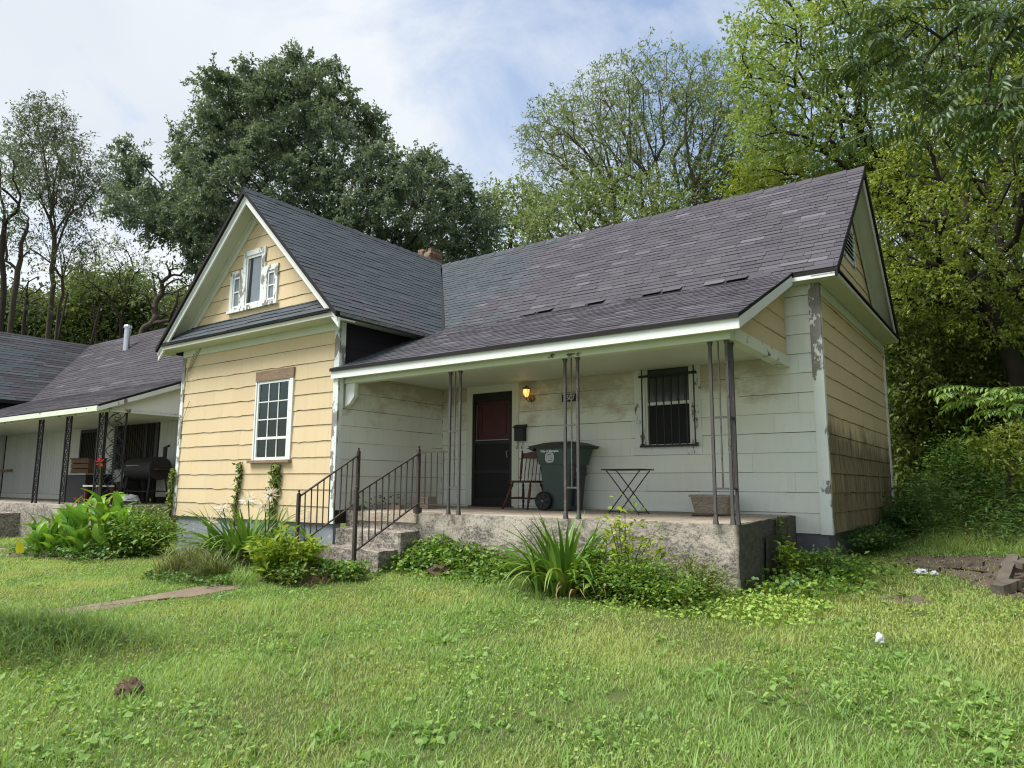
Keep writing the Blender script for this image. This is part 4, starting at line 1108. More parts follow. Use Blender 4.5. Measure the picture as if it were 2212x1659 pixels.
MB().prism([(1.74, yl, 1.44), (1.74, yl-.05, 1.43), (1.74, yl-.125, 1.385), (1.74, yl-.12, 1.375), (1.74, yl, 1.392)], (.23, 0, 0)).build('lid', MAT['black_iron'], mb_)
for x in (1.79, 1.90): MB().tube([(x, yl-.03, 1.15), (x, yl-.03, 1.03), (x, yl-.06, 1.015), (x, yl-.08, 1.03), (x, yl-.08, 1.06)], .006, 6).build('hook', MAT['black_iron'], mb_)
num = thing('house_number', 'black number plaque reading 1507 on the porch wall', 'number plaque', (2.83, yl, 1.78))
MB().box((2.685, yl-.012, 1.78), (2.975, yl, 1.905)).build('plaque', MAT['black_iron'], num)
text_mesh('numerals', '1507', .125, MAT['print_white'], Matrix.Translation((2.83, yl-.0145, 1.842)) @ FACE_F @ Matrix.Diagonal((.86, 1, 1, 1)), num, .001, .001)
MB().tube([(2.03, D1-.006, 1.87), (2.035, D1-.006, 1.7)], .006, 5).build('conduit', MAT['cream'], lamp)

# blocks and litter on the left of the porch
MAT['block'] = plain('split_face_block', (0.30, 0.25, 0.20), 0.95, 0.1, 0.25, 12, 0.9, stretch=(.5, .5, 2))
fz = floor_z(1.3)
b1 = MB().box((.42, 1.28, fz), (.84, 1.50, fz+.20)).build('concrete_block', MAT['block'], None, label='tan split face block near the left porch wall'); props(b1, None, 'block')
for i in range(5): MB().box((.415, 1.272, fz+.01+i*.038), (.845, 1.279, fz+.035+i*.038)).build('rib', MAT['block'], b1)
b2 = noisy_box((.30, .86, floor_z(.9)), (.60, .97, floor_z(.9)+.07), .08, .004, 31).build('brick', MAT['brick'], None); props(b2, 'loose red brick lying farther out before the block', 'brick')
b3 = noisy_box((.02, .92, floor_z(.9)), (.24, 1.02, floor_z(.9)+.07), .08, .004, 32).build('brick', MAT['mortar'], None); props(b3, 'pale loose brick beside the left handrail post', 'brick')
wl_ = MB().prism([(6.375, 1.05, -.95), (6.40, 1.05, -.95), (6.44, 1.05, -.20), (6.415, 1.05, -.20)], (0, .7, 0)).build('leaning_board', plain('dark_weathered_board', (0.06, 0.06, 0.045), 0.9, 0.1, 0.4, 5, 0.4, stretch=(1, 1, 3)), None); props(wl_, 'dark weathered board leaning on the end of the porch slab', 'board')

# ------------------------------------------------------------------ the neighbouring house
nb = thing('neighbour_house', 'grey neighbouring house with dark shingle roof and ironwork porch', 'house', (-12, 2, -.95))
NX = -7.75; NF = -.12
nwall = MB().box((-24, 2.42, -.5), (NX-.1, 2.55, 3.2)).build('wall', MAT['backing'], nb)
MAT['plank'] = painted_siding('grey_white_plank', (0.56, 0.57, 0.56), dirt=(0.34, 0.32, 0.28), piece=0.06)
x = -20.4
holes = [(-14.6, .42, -13.45, 2.0), (-12.45, NF, -10.0, 2.21)]
while x < NX-.12:
    for r in cut((x+.006, NF+.16, x+.196, 2.35), holes):
        board((r[0], 2.400, r[1]), (r[2], 2.419, r[3]), MAT['plank'], 'plank', nwall)
    x += .2
board((-20.4, 2.39, NF), (-12.5, 2.418, NF+.15), MAT['cream'], 'skirting', nwall)
nsw = MB().box((NX-.13, 2.42, -.5), (NX-.03, 8, 3.2)).build('wall', MAT['plank'], nb)
# roofs
zn = lambda y: 2.06 + (y+.33)*(3.0-2.06)/2.35
nroof = MB().prism([(NX+.25, -.33, 2.10), (NX+.25, 2.02, 3.04), (NX+.25, 4.9, 5.72), (NX+.25, 4.9, 5.67), (NX+.25, 2.02, 2.99), (NX+.25, -.33, 2.06)], (-20, 0, 0)).build('roof', MAT['roof_edge'], nb)
MB().prism([(NX+.25, 4.9, 5.72), (NX+.25, 8.2, 2.9), (NX+.25, 8.2, 2.86), (NX+.25, 4.9, 5.67)], (-20, 0, 0)).build('roof', MAT['roof_edge'], nb)
NP = []
f1 = Frame((0, -.33, 2.104), (1, 0, 0), (0, 2.35, .94)); l1 = math.hypot(2.35, .94)
roofing(f1, [(-24, 0), (NX+.25, 0), (NX+.25, l1), (-24, l1)], .14, [.64, .96], 0, nroof, 41, jitter=.008, dest=NP)
f2 = Frame((0, 2.02, 3.044), (1, 0, 0), (0, 2.88, 2.68)); l2 = math.hypot(2.88, 2.68)
roofing(f2, [(-24, 0), (NX+.25, 0), (NX+.25, l2), (-24, l2)], .14, [.64, .96], 0, nroof, 42, jitter=.008, dest=NP)
# wing of the neighbouring house coming forward, with its ridge towards the street
WX, WZ = -20.5, 5.74
ne = -17.7; nez = 3.05
wing = MB().prism([(ne, -3.5, nez), (WX, -3.5, WZ), (WX, -3.5, WZ-.06), (ne, -3.5, nez-.06)], (0, 8.4, 0)).prism([(2*WX-ne, -3.5, nez), (WX, -3.5, WZ), (WX, -3.5, WZ-.06), (2*WX-ne, -3.5, nez-.06)], (0, 8.4, 0)).build('roof', MAT['roof_edge'], nb)
fw = Frame((ne, -3.5, nez), (0, 1, 0), (WX-ne, 0, WZ-nez)); lw = math.hypot(WX-ne, WZ-nez)
roofing(fw, [(0, 0), (5.6, 0), (8.4, lw), (0, lw)], .14, [.64, .96], 0, wing, 43, jitter=.008, dest=NP)
flush_roof(nb, 40, 'shingle', MAT['shingle'], MAT['shingle_far'], NP)
board((ne-.35, -3.4, 2.12), (ne-.25, 2.4, 3.0), MAT['felt'], 'wall', nb)
board((-23.3, -3.2, -.5), (-20.5, -3.1, 3.0), MAT['plank'], 'wall', nb); board((-20.6, -3.1, -.5), (-20.5, 2.4, 2.1), MAT['plank'], 'wall', nb)
MB().prism([(ne-.3, -3.15, 2.9), (-23.3, -3.15, 2.9), (WX, -3.15, 5.6)], (0, .1, 0)).build('gable_wall', MAT['plank'], nb)
board((ne-.02, -3.5, nez-.11), (ne+.005, 1.9, nez-.05), MAT['roof_edge'], 'fascia', nb)
# fascia, rake, beam, ceiling
board((-20.2, -.36, 1.96), (NX+.24, -.335, 2.075), MAT['peel_beam'], 'fascia', nb)
MB().prism([(NX+.22, -.36, 2.06), (NX+.22, 2.02, 3.0), (NX+.22, 2.02, 2.87), (NX+.22, -.36, 1.95)], (.028, 0, 0)).build('rake_board', MAT['peel'], nb)
MB().prism([(NX+.22, 2.02, 3.0), (NX+.22, 4.9, 5.66), (NX+.22, 4.9, 5.5), (NX+.22, 2.02, 2.87)], (.028, 0, 0)).build('rake_board', MAT['peel'], nb)
MB().prism([(NX+.05, 0.0, 2.06), (NX+.05, 2.4, 2.06), (NX+.05, 2.4, 3.06), (NX+.05, 0.0, 2.16)], (.02, 0, 0)).build('porch_end_wall', MAT['white'], nb)
board((NX+.0, .02, 1.99), (NX+.10, 2.39, 2.075), MAT['peel'], 'porch_beam', nb)
board((-20.2, .02, 1.99), (NX-.0, .12, 2.07), MAT['peel'], 'porch_beam', nb)
board((-20.2, -.33, 2.03), (NX+.1, 2.40, 2.045), MAT['ceiling'], 'ceiling', nb)
nslab = noisy_box((-19, -.15, -1.3), (NX+.15, 2.4, NF), .6, .012, 51).build('porch_slab', MAT['concrete'], nb)
nst = noisy_box((-13.6, -.62, -1.3), (-11.6, -.14, NF-.24), .3, .012, 52).build('steps', MAT['concrete'], nb); noisy_box((-13.6, -1.05, -1.3), (-11.6, -.6, NF-.5), .3, .012, 53).build('step', MAT['concrete'], nst)
# scrolled ironwork posts
def lattice(xa, xb, ya, yb, name, label=None):
    m = MB(); m.bar((xa, ya, NF), (xa, ya, 1.99), .035, upv=(0, 1, 0)); p = m.build(name, MAT['black_iron'], nb, label=label)
    MB().bar((xb, yb, NF), (xb, yb, 1.99), .035, upv=(0, 1, 0)).build('upright', MAT['black_iron'], p)
    s_ = MB(); wd = math.hypot(xb-xa, yb-ya); z = NF+.05; i = 0
    L_ = lambda t, zz: (xa+(xb-xa)*t, ya+(yb-ya)*t, zz)
    while z < 1.93:
        sg = 1 if i % 2 else -1
        s_.tube([L_(.5+.42*sg*math.sin(w*.5*math.pi), z+.17*w) for w in np.linspace(-.2, 2.2, 9)], .011, 4)
        s_.tube([L_(.5-sg*(.06+.24*(1-w))*math.cos(w*7), z+.10+.07*(1-w)*math.sin(w*7)) for w in np.linspace(0, .95, 9)], .009, 4)
        s_.tube([L_(.5+sg*(.1+.18*(1-w))*math.cos(w*6+1), z+.2+.06*(1-w)*math.sin(w*6+1)) for w in np.linspace(0, .95, 8)], .009, 4)
        z += .17; i += 1
    s_.build('scrollwork', MAT['black_iron'], p); return p
lattice(-11.52, -11.28, .06, .06, 'porch_post', 'farther narrow ironwork post'); lattice(-9.95, -9.70, .06, .06, 'porch_post', 'middle narrow ironwork post')
lattice(-8.27, -7.98, .06, .06, 'porch_post', 'scrolled ironwork corner post, front panel'); lattice(-7.96, -7.72, .08, .40, 'porch_post', 'scrolled ironwork corner post, side panel')
# barred door and window
nd = MB().box((-12.45, 2.36, NF), (-12.28, 2.43, 2.21)).box((-10.17, 2.36, NF), (-10.0, 2.43, 2.21)).box((-12.28, 2.36, 2.06), (-10.17, 2.43, 2.21)).box((-10.72, 2.37, NF), (-10.6, 2.43, 2.06)).box((-11.9, 2.37, NF), (-11.8, 2.43, 2.06)).build('security_door', MAT['black_iron'], nb, label='wide black security door with vertical bars')
board((-12.28, 2.44, NF), (-10.17, 2.46, 2.06), MAT['dusty_glass'], 'panel', nd)
for i in range(16): MB().bar((-12.2+i*.128, 2.38, NF), (-12.2+i*.128, 2.38, 2.06), .02, upv=(0, 1, 0)).build('bar', MAT['black_iron'], nd)
s_ = MB()
for cx in (-11.85, -10.95):
    for zc in (.75, .95, 1.15):
        s_.tube([(cx+.07*math.cos(w), 2.365, zc+.09*math.sin(w)) for w in np.linspace(0, 2*math.pi, 11)], .014, 4)
s_.build('scrollwork', MAT['black_iron'], nd)
nw_ = MB().box((-14.6, 2.36, .42), (-14.5, 2.43, 2.0)).box((-13.55, 2.36, .42), (-13.45, 2.43, 2.0)).box((-14.5, 2.36, 1.9), (-13.55, 2.43, 2.0)).box((-14.5, 2.36, .42), (-13.55, 2.43, .5)).build('window', MAT['black_iron'], nb)
board((-14.5, 2.44, .5), (-13.55, 2.46, 1.9), MAT['dusty_glass'], 'pane', nw_)
for i in range(9): MB().bar((-14.44+i*.105, 2.38, .5), (-14.44+i*.105, 2.38, 1.9), .02, upv=(0, 1, 0)).build('bar', MAT['black_iron'], nw_)
stp = MB().lathe([(.10, 0), (.10, .78), (.13, .79), (.13, .86), (.11, .9), (.0, .92)], (-15.65, 4.0, 4.85), 12).build('stove_pipe', MAT['galv'], nb, smooth=False)

board((-20.3, 2.2, .78), (-19.55, 2.385, .84), MAT['bare_wood'], 'window_sill', nb)
# ------------------------------------------------------------------ things on the neighbouring porch
MAT['grill'] = plain('black_grill_paint', (0.016, 0.016, 0.018), 0.55, 0.35, 0.3)
gX, gY, gZ = -9.25, 1.75, NF
gr = thing('barrel_grill', 'black barrel smoker grill on the neighbouring porch', 'grill', (gX, gY, gZ))
def drum(z0, z1):
    k = 14; V = []
    for x in (-.66, .66):
        for i in range(k+1):
            w = math.pi*i/k*1.0 + z0; V.append((gX+x, gY+.29*math.cos(w), gZ+.88+.29*math.sin(w)))
    n = k+1
    return MB().add(V, [(i, i+1, n+i+1, n+i) for i in range(k)] + [tuple(range(n))[::-1], tuple(range(n, 2*n)), (0, n, 2*n-1, n-1)])
drum(0, 0).build('lid', MAT['grill'], gr); drum(math.pi, 0).build('drum', MAT['grill'], gr)
for sx in (-.55, .55):
    for sy in (-1, 1): MB().tube([(gX+sx, gY+sy*.2, gZ+.66), (gX+sx*1.08, gY+sy*.27, gZ)], .025, 6).build('leg', MAT['grill'], gr)
MB().box((gX-.6, gY-.25, gZ+.30), (gX+.6, gY+.25, gZ+.325)).build('shelf', MAT['grill'], gr)
MB().box((gX+.67, gY-.22, gZ+.84), (gX+.97, gY+.25, gZ+.87)).build('side_table', MAT['grill'], gr)
MB().tube([(gX+.62, gY+.1, gZ+1.15), (gX+.62, gY+.1, gZ+1.42)], .05, 8).build('smokestack', MAT['grill'], gr)
MB().prism([(gX+.56, gY+.1, gZ+1.42), (gX+.70, gY+.1, gZ+1.42), (gX+.74, gY+.1, gZ+1.47)], (0, .06, 0)).build('damper', MAT['grill'], gr)
MB().tube([(gX-.3, gY-.34, gZ+.93), (gX-.3, gY-.38, gZ+.95), (gX+.3, gY-.38, gZ+.95), (gX+.3, gY-.34, gZ+.93)], .012, 6).build('handle', MAT['alu'], gr)
fb_ = MB(); rtaper((gX-1.08, gX-.67, gY-.24, gY+.24), gZ+.38, (gX-1.08, gX-.67, gY-.24, gY+.24), gZ+.80, fb_, .1); fb_.build('firebox', MAT['grill'], gr)
cl = []
nx_, nz_ = 9, 7
for j in range(nz_):
    for i in range(nx_): cl.append((gX-1.14+i*.060, gY-.27-.03*math.sin(i*1.2+j*.7), gZ+.86-j*.055-.03*math.sin(i*.9)*(j/6)))
cloth = obj_from('cloth', cl, [(j*nx_+i, j*nx_+i+1, (j+1)*nx_+i+1, (j+1)*nx_+i) for j in range(nz_-1) for i in range(nx_-1)], plain('grey_rag', (0.26, 0.26, 0.26), 0.9, 0.1, 0.4, 9), None, True, 'grey rag draped over the firebox of the smoker'); props(cloth, None, 'cloth')
sb = thing('storage_bin', 'dark appliance box standing behind the ironwork posts', 'box', (-11.4, 1.2, NF))
MB().box((-12.0, .95, NF), (-10.75, 1.6, NF+.72)).build('box', MAT['grill'], sb); MB().box((-12.08, .9, NF+.72), (-10.68, 1.65, NF+.76)).build('top', MAT['alu'], sb)
crt = thing('wooden_crate', 'brown wooden crate on top of the dark appliance box', 'crate', (-11.5, 1.25, NF+.76))
MAT['crate'] = plain('crate_wood', (0.14, 0.085, 0.05), 0.85, 0.15, 0.4, 8)
for i in range(3): MB().box((-11.9, 1.05, NF+.77+i*.13), (-10.9, 1.08, NF+.88+i*.13)).build('slat', MAT['crate'], crt)
for x in (-11.9, -10.95): MB().box((x, 1.08, NF+.762), (x+.05, 1.5, NF+1.14)).build('side', MAT['crate'], crt)
MB().box((-11.94, 1.02, NF+1.14), (-10.86, 1.52, NF+1.165)).build('top', MAT['grill'], crt)
stl = thing('side_stand', 'low red stand with a pale top beside the smoker', 'table', (-9.6, .75, NF))
MB().box((-9.95, .55, NF+.42), (-9.2, .95, NF+.46)).build('top', MAT['cream'], stl)
for x in (-9.9, -9.28):
    for y in (.58, .9): MB().box((x, y, NF), (x+.05, y+.05, NF+.42)).build('leg', plain('red_leg', (0.13, 0.022, 0.02), 0.6, 0.3, 0.2), stl)
def crumple(name, c, r, mat, label, cat, seed, k=2, flat=.6):
    import bmesh
    bm = bmesh.new(); bmesh.ops.create_icosphere(bm, subdivisions=k+1, radius=1)
    for v in bm.verts:
        d = 1 + .45*mnoise.noise(v.co*1.7+Vector((seed, 0, 0))) + .25*mnoise.noise(v.co*4+Vector((0, seed, 0)))
        v.co = Vector((c[0]+v.co.x*d*r[0], c[1]+v.co.y*d*r[1], c[2]+max(-.2, v.co.z*d*flat)*r[2]))
    V = [tuple(v.co) for v in bm.verts]; F = [tuple(v.index for v in f.verts) for f in bm.faces]; bm.free()
    o = obj_from(name, V, F, mat, None, False, label); props(o, None, cat); return o
MAT['plastic'] = plain('white_plastic_litter', (0.50, 0.52, 0.53), 0.5, 0.3, 0.25, 30)
MAT['plastic_blue'] = peeling('blue_white_litter', (0.65, 0.7, 0.78), (0.10, 0.28, 0.62), 0.52, 30, (1, 1, 1))
crumple('plastic_bag', (-8.75, 1.1, NF+.12), (.30, .2, .18), MAT['plastic'], 'crumpled white plastic bag under the smoker', 'bag', 3)
crumple('litter', (6.70, 1.00, gz(6.7, 1.0)+.05), (.06, .05, .06), MAT['plastic_blue'], 'crumpled blue wrapper by the corner of the porch slab', 'litter', 5)
crumple('litter', (7.83, 2.38, gz(7.83, 2.38)+.05), (.075, .06, .06), MAT['plastic'], 'torn white cup piece at the edge of the dirt patch, the larger one', 'litter', 6)
crumple('litter', (7.97, 2.38, gz(7.97, 2.38)+.045), (.04, .04, .05), MAT['plastic'], 'small white scrap touching the torn white cup piece', 'litter', 8)
crumple('litter', (7.93, -1.2, gz(7.93, -1.2)+.05), (.035, .03, .06), MAT['plastic'], 'white crumpled scrap alone out on the lawn', 'litter', 9, flat=.9)

# heap of old timber at the right
MAT['timber'] = plain('grey_weathered_timber', (0.115, 0.098, 0.080), 0.92, 0.1, 0.5, 7, 0.6)
MAT['timber_brown'] = plain('broken_brown_timber', (0.085, 0.062, 0.048), 0.92, 0.1, 0.5, 9, 0.6)
def timber(p, q, w, h, label, mat='timber', seed=0):
    p = np.array(p, float); q = np.array(q, float); m = MB(); n = 7; t = (q-p)/n
    a = np.cross(t, [0, 0, 1.]); a /= np.linalg.norm(a); b = np.cross(a, t); b /= np.linalg.norm(b); V = []
    for i in range(n+1):
        for sx, sy in ((-1,-1),(1,-1),(1,1),(-1,1)):
            j = .10*mnoise.noise(Vector((i*.9+seed, sx*2, sy*3)))
            e = (.35*mnoise.noise(Vector((sx*3., sy*2., seed+.5))) if i in (0, n) else 0)
            V.append(p + t*(i+e*1.6) + a*w*.5*sx*(1+j*4) + b*h*.5*sy*(1+j*4))
    F = [(i*4+j, i*4+(j+1) % 4, (i+1)*4+(j+1) % 4, (i+1)*4+j) for i in range(n) for j in range(4)] + [(3,2,1,0), tuple(range(4*n, 4*n+4))]
    o = obj_from('timber', V, F, MAT[mat], None, False, label); props(o, None, 'timber', 'old timbers heaped at the right'); return o
G = lambda x, y, d: (x, y, gz(x, y)+d)
timber(G(8.64, 1.65, .06), G(8.76, 2.45, .27), .11, .07, 'grey post propped on end, nearest the lawn', seed=1)
timber(G(8.62, 1.54, .05), G(8.78, 1.74, .09), .14, .10, 'short stub of grey timber under the propped post', seed=2)
timber(G(8.76, 1.95, .08), G(9.25, 2.2, .22), .07, .06, 'split brown rail pointing out of the heap', 'timber_brown', 3)
timber(G(8.80, 2.15, .22), G(9.5, 3.2, .36), .16, .06, 'wide grey plank lying across the heap', seed=4)
timber(G(8.75, 1.9, .04), G(9.6, 2.4, .05), .12, .09, 'dark timber at the bottom of the heap', 'timber_brown', 5)
timber(G(8.05, 3.0, .05), G(8.45, 2.85, .12), .09, .05, 'broken end of grey board beyond the propped post', seed=6)
timber(G(7.72, 2.85, .035), G(8.0, 2.75, .04), .05, .035, 'thin pale slat lying flat on the dirt', seed=7)
timber(G(8.6, 2.6, .1), G(9.7, 3.4, .12), .1, .08, 'dark beam behind the wide grey plank', 'timber_brown', 8)
# ------------------------------------------------------------------ leaves and blades
def unit(a): return a / (np.linalg.norm(a, axis=-1, keepdims=True) + 1e-9)
def leaf_arrays(pos, dr, nrm, ln, wd, fold=.12):
    """four-cornered folded leaf: base, left, tip, right"""
    dr = unit(dr); side = unit(np.cross(dr, nrm)); up = np.cross(side, dr)
    ln = ln[:, None]; wd = wd[:, None]
    a = pos; c = pos + dr*ln - up*ln*.12
    b = pos + dr*ln*.45 + side*wd*.5 + up*wd*fold; d = pos + dr*ln*.45 - side*wd*.5 + up*wd*fold
    V = np.stack([a, b, c, d], 1).reshape(-1, 3); n = len(pos); i = np.arange(n)*4
    T = np.concatenate([np.stack([i, i+1, i+2], 1), np.stack([i, i+2, i+3], 1)])
    return V, T
def blade_arrays(pos, az, ln, wd, lean, bend, segs=2, rng=RNG):
    """grass blades: az heading, lean = start tilt, bend = extra tilt towards the tip (radians)"""
    n = len(pos); h = np.stack([np.cos(az), np.sin(az), np.zeros(n)], 1); s = np.stack([-np.sin(az), np.cos(az), np.zeros(n)], 1)
    z = np.array([0, 0, 1.]); P = [pos]; p = pos
    for k in range(segs):
        th = lean + bend*(k+.5)/segs
        p = p + (h*np.sin(th)[:, None] + z*np.cos(th)[:, None]) * (ln/segs)[:, None]; P.append(p)
    V = []
    for k in range(segs):
        w = (wd*(1 - .35*k/segs)*.5)[:, None] if k else (wd*.40)[:, None]
        V += [P[k]-s*w, P[k]+s*w]
    V.append(P[segs]); m = 2*segs+1; V = np.stack(V, 1).reshape(-1, 3); i = np.arange(n)*m
    Q = [np.stack([i+2*k, i+2*k+1, i+2*k+3, i+2*k+2], 1) for k in range(segs-1)]
    T = np.stack([i+2*segs-2, i+2*segs-1, i+2*segs], 1)
    return V, (np.concatenate(Q) if Q else None), T, m
def rand_dirs(n, rng, zbias=0.0):
    v = rng.normal(size=(n, 3)); v[:, 2] += zbias; return unit(v)

# ------------------------------------------------------------------ lawn
LAWN = leaf_mat('lawn_blades', (0.165, 0.305, 0.075), (0.30, 0.465, 0.135), (0.48, 0.53, 0.24), .42, .55, .25, patch=((0.47, 0.50, 0.18), 0.7, .6))
SEDGE = leaf_mat('long_grass', (0.13, 0.265, 0.06), (0.24, 0.40, 0.10), (0.38, 0.47, 0.18), .4, .5, .3)
CLOVER = leaf_mat('clover', (0.16, 0.29, 0.05), (0.27, 0.41, 0.085), (0.40, 0.48, 0.11), .25, .6, .25)
def inside(P, poly):
    x, y = P[:, 0], P[:, 1]; r = np.zeros(len(P), bool); n = len(poly)
    for i in range(n):
        x0, y0 = poly[i]; x1, y1 = poly[(i+1) % n]
        c = ((y0 > y) != (y1 > y)) & (x < (x1-x0)*(y-y0)/(y1-y0+1e-12)+x0); r ^= c
    return r
def lawn_points(dens, rng, x0=-13, x1=13, y0=-8, y1=12):
    """candidate points on the lot, thinner with distance from the street side viewpoint"""
    n = int(dens * (x1-x0)*(y1-y0)); P = np.stack([rng.uniform(x0, x1, n), rng.uniform(y0, y1, n)], 1)
    d = P - CAM_P[:2]; f = d @ (CAM_R[2][:2]/np.linalg.norm(CAM_R[2][:2])); s = d @ CAM_R[0][:2]
    keep = (f > 1.8) & (np.abs(s) < .85*f + 2.6) & (rng.random(n) < np.clip((5.2/np.maximum(f, .1))**1.5, .05, 1)); P = P[keep]
    hid = (((P[:, 0] > FRONT_L) & (P[:, 0] < WR) & (P[:, 1] > .1)) | ((P[:, 0] > -20) & (P[:, 0] < -7.6) & (P[:, 1] > -.1)))
    return P[~hid]
def off_paths(P, rng, soft=.12):
    j = P + rng.normal(0, soft, P.shape); bad = inside(j, PATH) | inside(j, DIRT2)
    thin = inside(j, DIRT) & (rng.random(len(P)) > .16); bed = inside(j, BED) & (rng.random(len(P)) > .15); nw = inside(j, NWALK)
    return P[~(bad | thin | bed | nw)]
rng = np.random.default_rng(101)
P = off_paths(lawn_points(4300, rng), rng); bare_ = np.array([mnoise.noise(Vector((x*2.3, y*2.3, 17))) for x, y in P]); P = P[bare_ < .62]; n = len(P)
f = np.linalg.norm(P - CAM_P[:2], axis=1)
pos = np.stack([P[:, 0], P[:, 1], gz_np(P[:, 0], P[:, 1]) - .004], 1)
pn = np.array([mnoise.noise(Vector((x*.9, y*.9, 3))) for x, y in P])
ln = rng.uniform(.026, .074, n)*np.clip(1+.9*pn, .5, 1.7); wd = rng.uniform(.0032, .0062, n)*np.clip(f/5.5, 1, 2.6)
tint = np.clip(rng.beta(2, 3.2, n)*.8 + .35*pn, 0, 1); dry = rng.random(n) < .05; tint[dry] = rng.uniform(.8, 1, dry.sum())
V, Q, T, m = blade_arrays(pos, rng.uniform(0, 2*math.pi, n), ln, wd, rng.uniform(.1, .75, n), rng.uniform(.2, 1.3, n), 2, rng)
NBL = n
fast_obj('lawn_grass', V, T, Q, LAWN, np.repeat(tint, m), kind='stuff', label='short mown lawn grass with drier yellow patches')
# coarse tufts of crabgrass
def tufts(name, centres, nb, L, Wd, spread, mat, label, lean=(.2, 1.0), bend=(.2, 1.0), t=(0, .7), segs=3, seed=1, kind='stuff', parent=None):
    rng = np.random.default_rng(seed); c = np.repeat(centres, nb, axis=0); n = len(c)
    p = c + rng.normal(0, spread, (n, 2)); pos = np.stack([p[:, 0], p[:, 1], gz_np(p[:, 0], p[:, 1]) - .005], 1)
    sc = np.repeat(rng.uniform(.6, 1.2, len(centres)), nb)
    V, Q, T, m = blade_arrays(pos, rng.uniform(0, 2*math.pi, n), rng.uniform(L[0], L[1], n)*sc, rng.uniform(Wd[0], Wd[1], n), rng.uniform(*lean, n), rng.uniform(*bend, n), segs, rng)
    return fast_obj(name, V, T, Q, mat, np.repeat(rng.uniform(t[0], t[1], n), m), kind=kind, label=label, parent=parent)
rng = np.random.default_rng(55)
P = lawn_points(14, rng); P = P[(P[:, 1] < -1.2) & ((P - CAM_P[:2]) @ CAM_R[2][:2] < 8)]; P = off_paths(P, rng, .2)
P = P[np.array([mnoise.noise(Vector((x*.7+3, y*.7, 9))) > -.2 for x, y in P])]
tufts('crabgrass', P, 16, (.06, .18), (.006, .012), .04, SEDGE, 'coarse crabgrass tufts standing above the lawn', seed=56, t=(.1, .8))
P = off_paths(lawn_points(16, rng), rng, .2); P = P[np.array([mnoise.noise(Vector((x*.5+8, y*.5, 1))) > .1 for x, y in P])]
tufts('lawn_weeds', P, 10, (.06, .12), (.004, .007), .05, SEDGE, 'finer grass tufts through the lawn', seed=57, t=(.2, 1))
# clover and small broad leaves
def low_leaves(P, h, L, mat, name, label, seed, per=7, spread=.06, kind='stuff', t=(0, 1), up=.8, cat=None):
    rng = np.random.default_rng(seed); c = np.repeat(P, per, axis=0); hh = np.repeat(h, per) if hasattr(h, '__len__') else h
    n = len(c); p = c[:, :2] + rng.normal(0, spread, (n, 2)); z = gz_np(p[:, 0], p[:, 1]) + rng.uniform(.15, 1, n)**.7*hh
    dr = rand_dirs(n, rng); dr[:, 2] *= .5; nr = rand_dirs(n, rng) * .6 + [0, 0, up]
    V, T = leaf_arrays(np.stack([p[:, 0], p[:, 1], z], 1), dr, nr, rng.uniform(L[0], L[1], n), rng.uniform(L[0], L[1], n)*.75)
    return fast_obj(name, V, T, None, mat, np.repeat(rng.uniform(t[0], t[1], n), 4), kind=kind, label=label, cat=cat)
rng = np.random.default_rng(66)
P = off_paths(lawn_points(120, rng), rng, .1); P = P[np.array([mnoise.noise(Vector((x*.8-5, y*.8, 4))) > -.05 for x, y in P])]
low_leaves(P, .05, (.014, .030), CLOVER, 'clover', 'clover patches in the lawn', 67, 5, .08, t=(0, .8))
P = off_paths(lawn_points(9, rng), rng, .1); P = P[np.array([mnoise.noise(Vector((x*.6+2, y*.6, 6))) > .0 for x, y in P])]
low_leaves(P, .05, (.035, .075), SEDGE, 'broad_weeds', 'broad leaved weeds dotted through the lawn', 69, 9, .05, t=(.1, .7), up=.9)
P = off_paths(lawn_points(26, rng), rng, .1); P = P[np.array([mnoise.noise(Vector((x*1.1+12, y*1.1, 2))) > .22 for x, y in P])]
tufts('dead_thatch', P, 7, (.03, .09), (.003, .006), .06, leaf_mat('thatch', (0.16, 0.115, 0.06), (0.27, 0.21, 0.11), (0.38, 0.32, 0.19), .1, .8, .1), 'dead brown thatch showing in worn spots of the lawn', lean=(.9, 1.5), bend=(0, .4), segs=2, seed=70, t=(0, 1))
# straw and dead bits
P = lawn_points(14, rng); P = P[inside(P, DIRT) | inside(P, DIRT2) | (rng.random(len(P)) < .25)]
STRAW = leaf_mat('straw', (0.20, 0.15, 0.08), (0.28, 0.22, 0.12), (0.36, 0.30, 0.18), .05, .8, .1)
tufts('dry_straw', P, 4, (.05, .16), (.003, .007), .08, STRAW, 'dry straw and twigs scattered on bare ground', lean=(1.35, 1.52), bend=(.0, .1), segs=2, seed=58, t=(0, 1))
P = lawn_points(900, rng, 7, 11, .3, 6); P = P[inside(P, DIRT) & (rng.random(len(P)) < .5)]
CHIP = leaf_mat('wood_chips', (0.045, 0.034, 0.026), (0.10, 0.078, 0.06), (0.26, 0.22, 0.17), .0, .9, .1)
low_leaves(P, .02, (.02, .06), CHIP, 'wood_chips', 'bark chips and rubble over the dirt patch', 68, 1, .05)
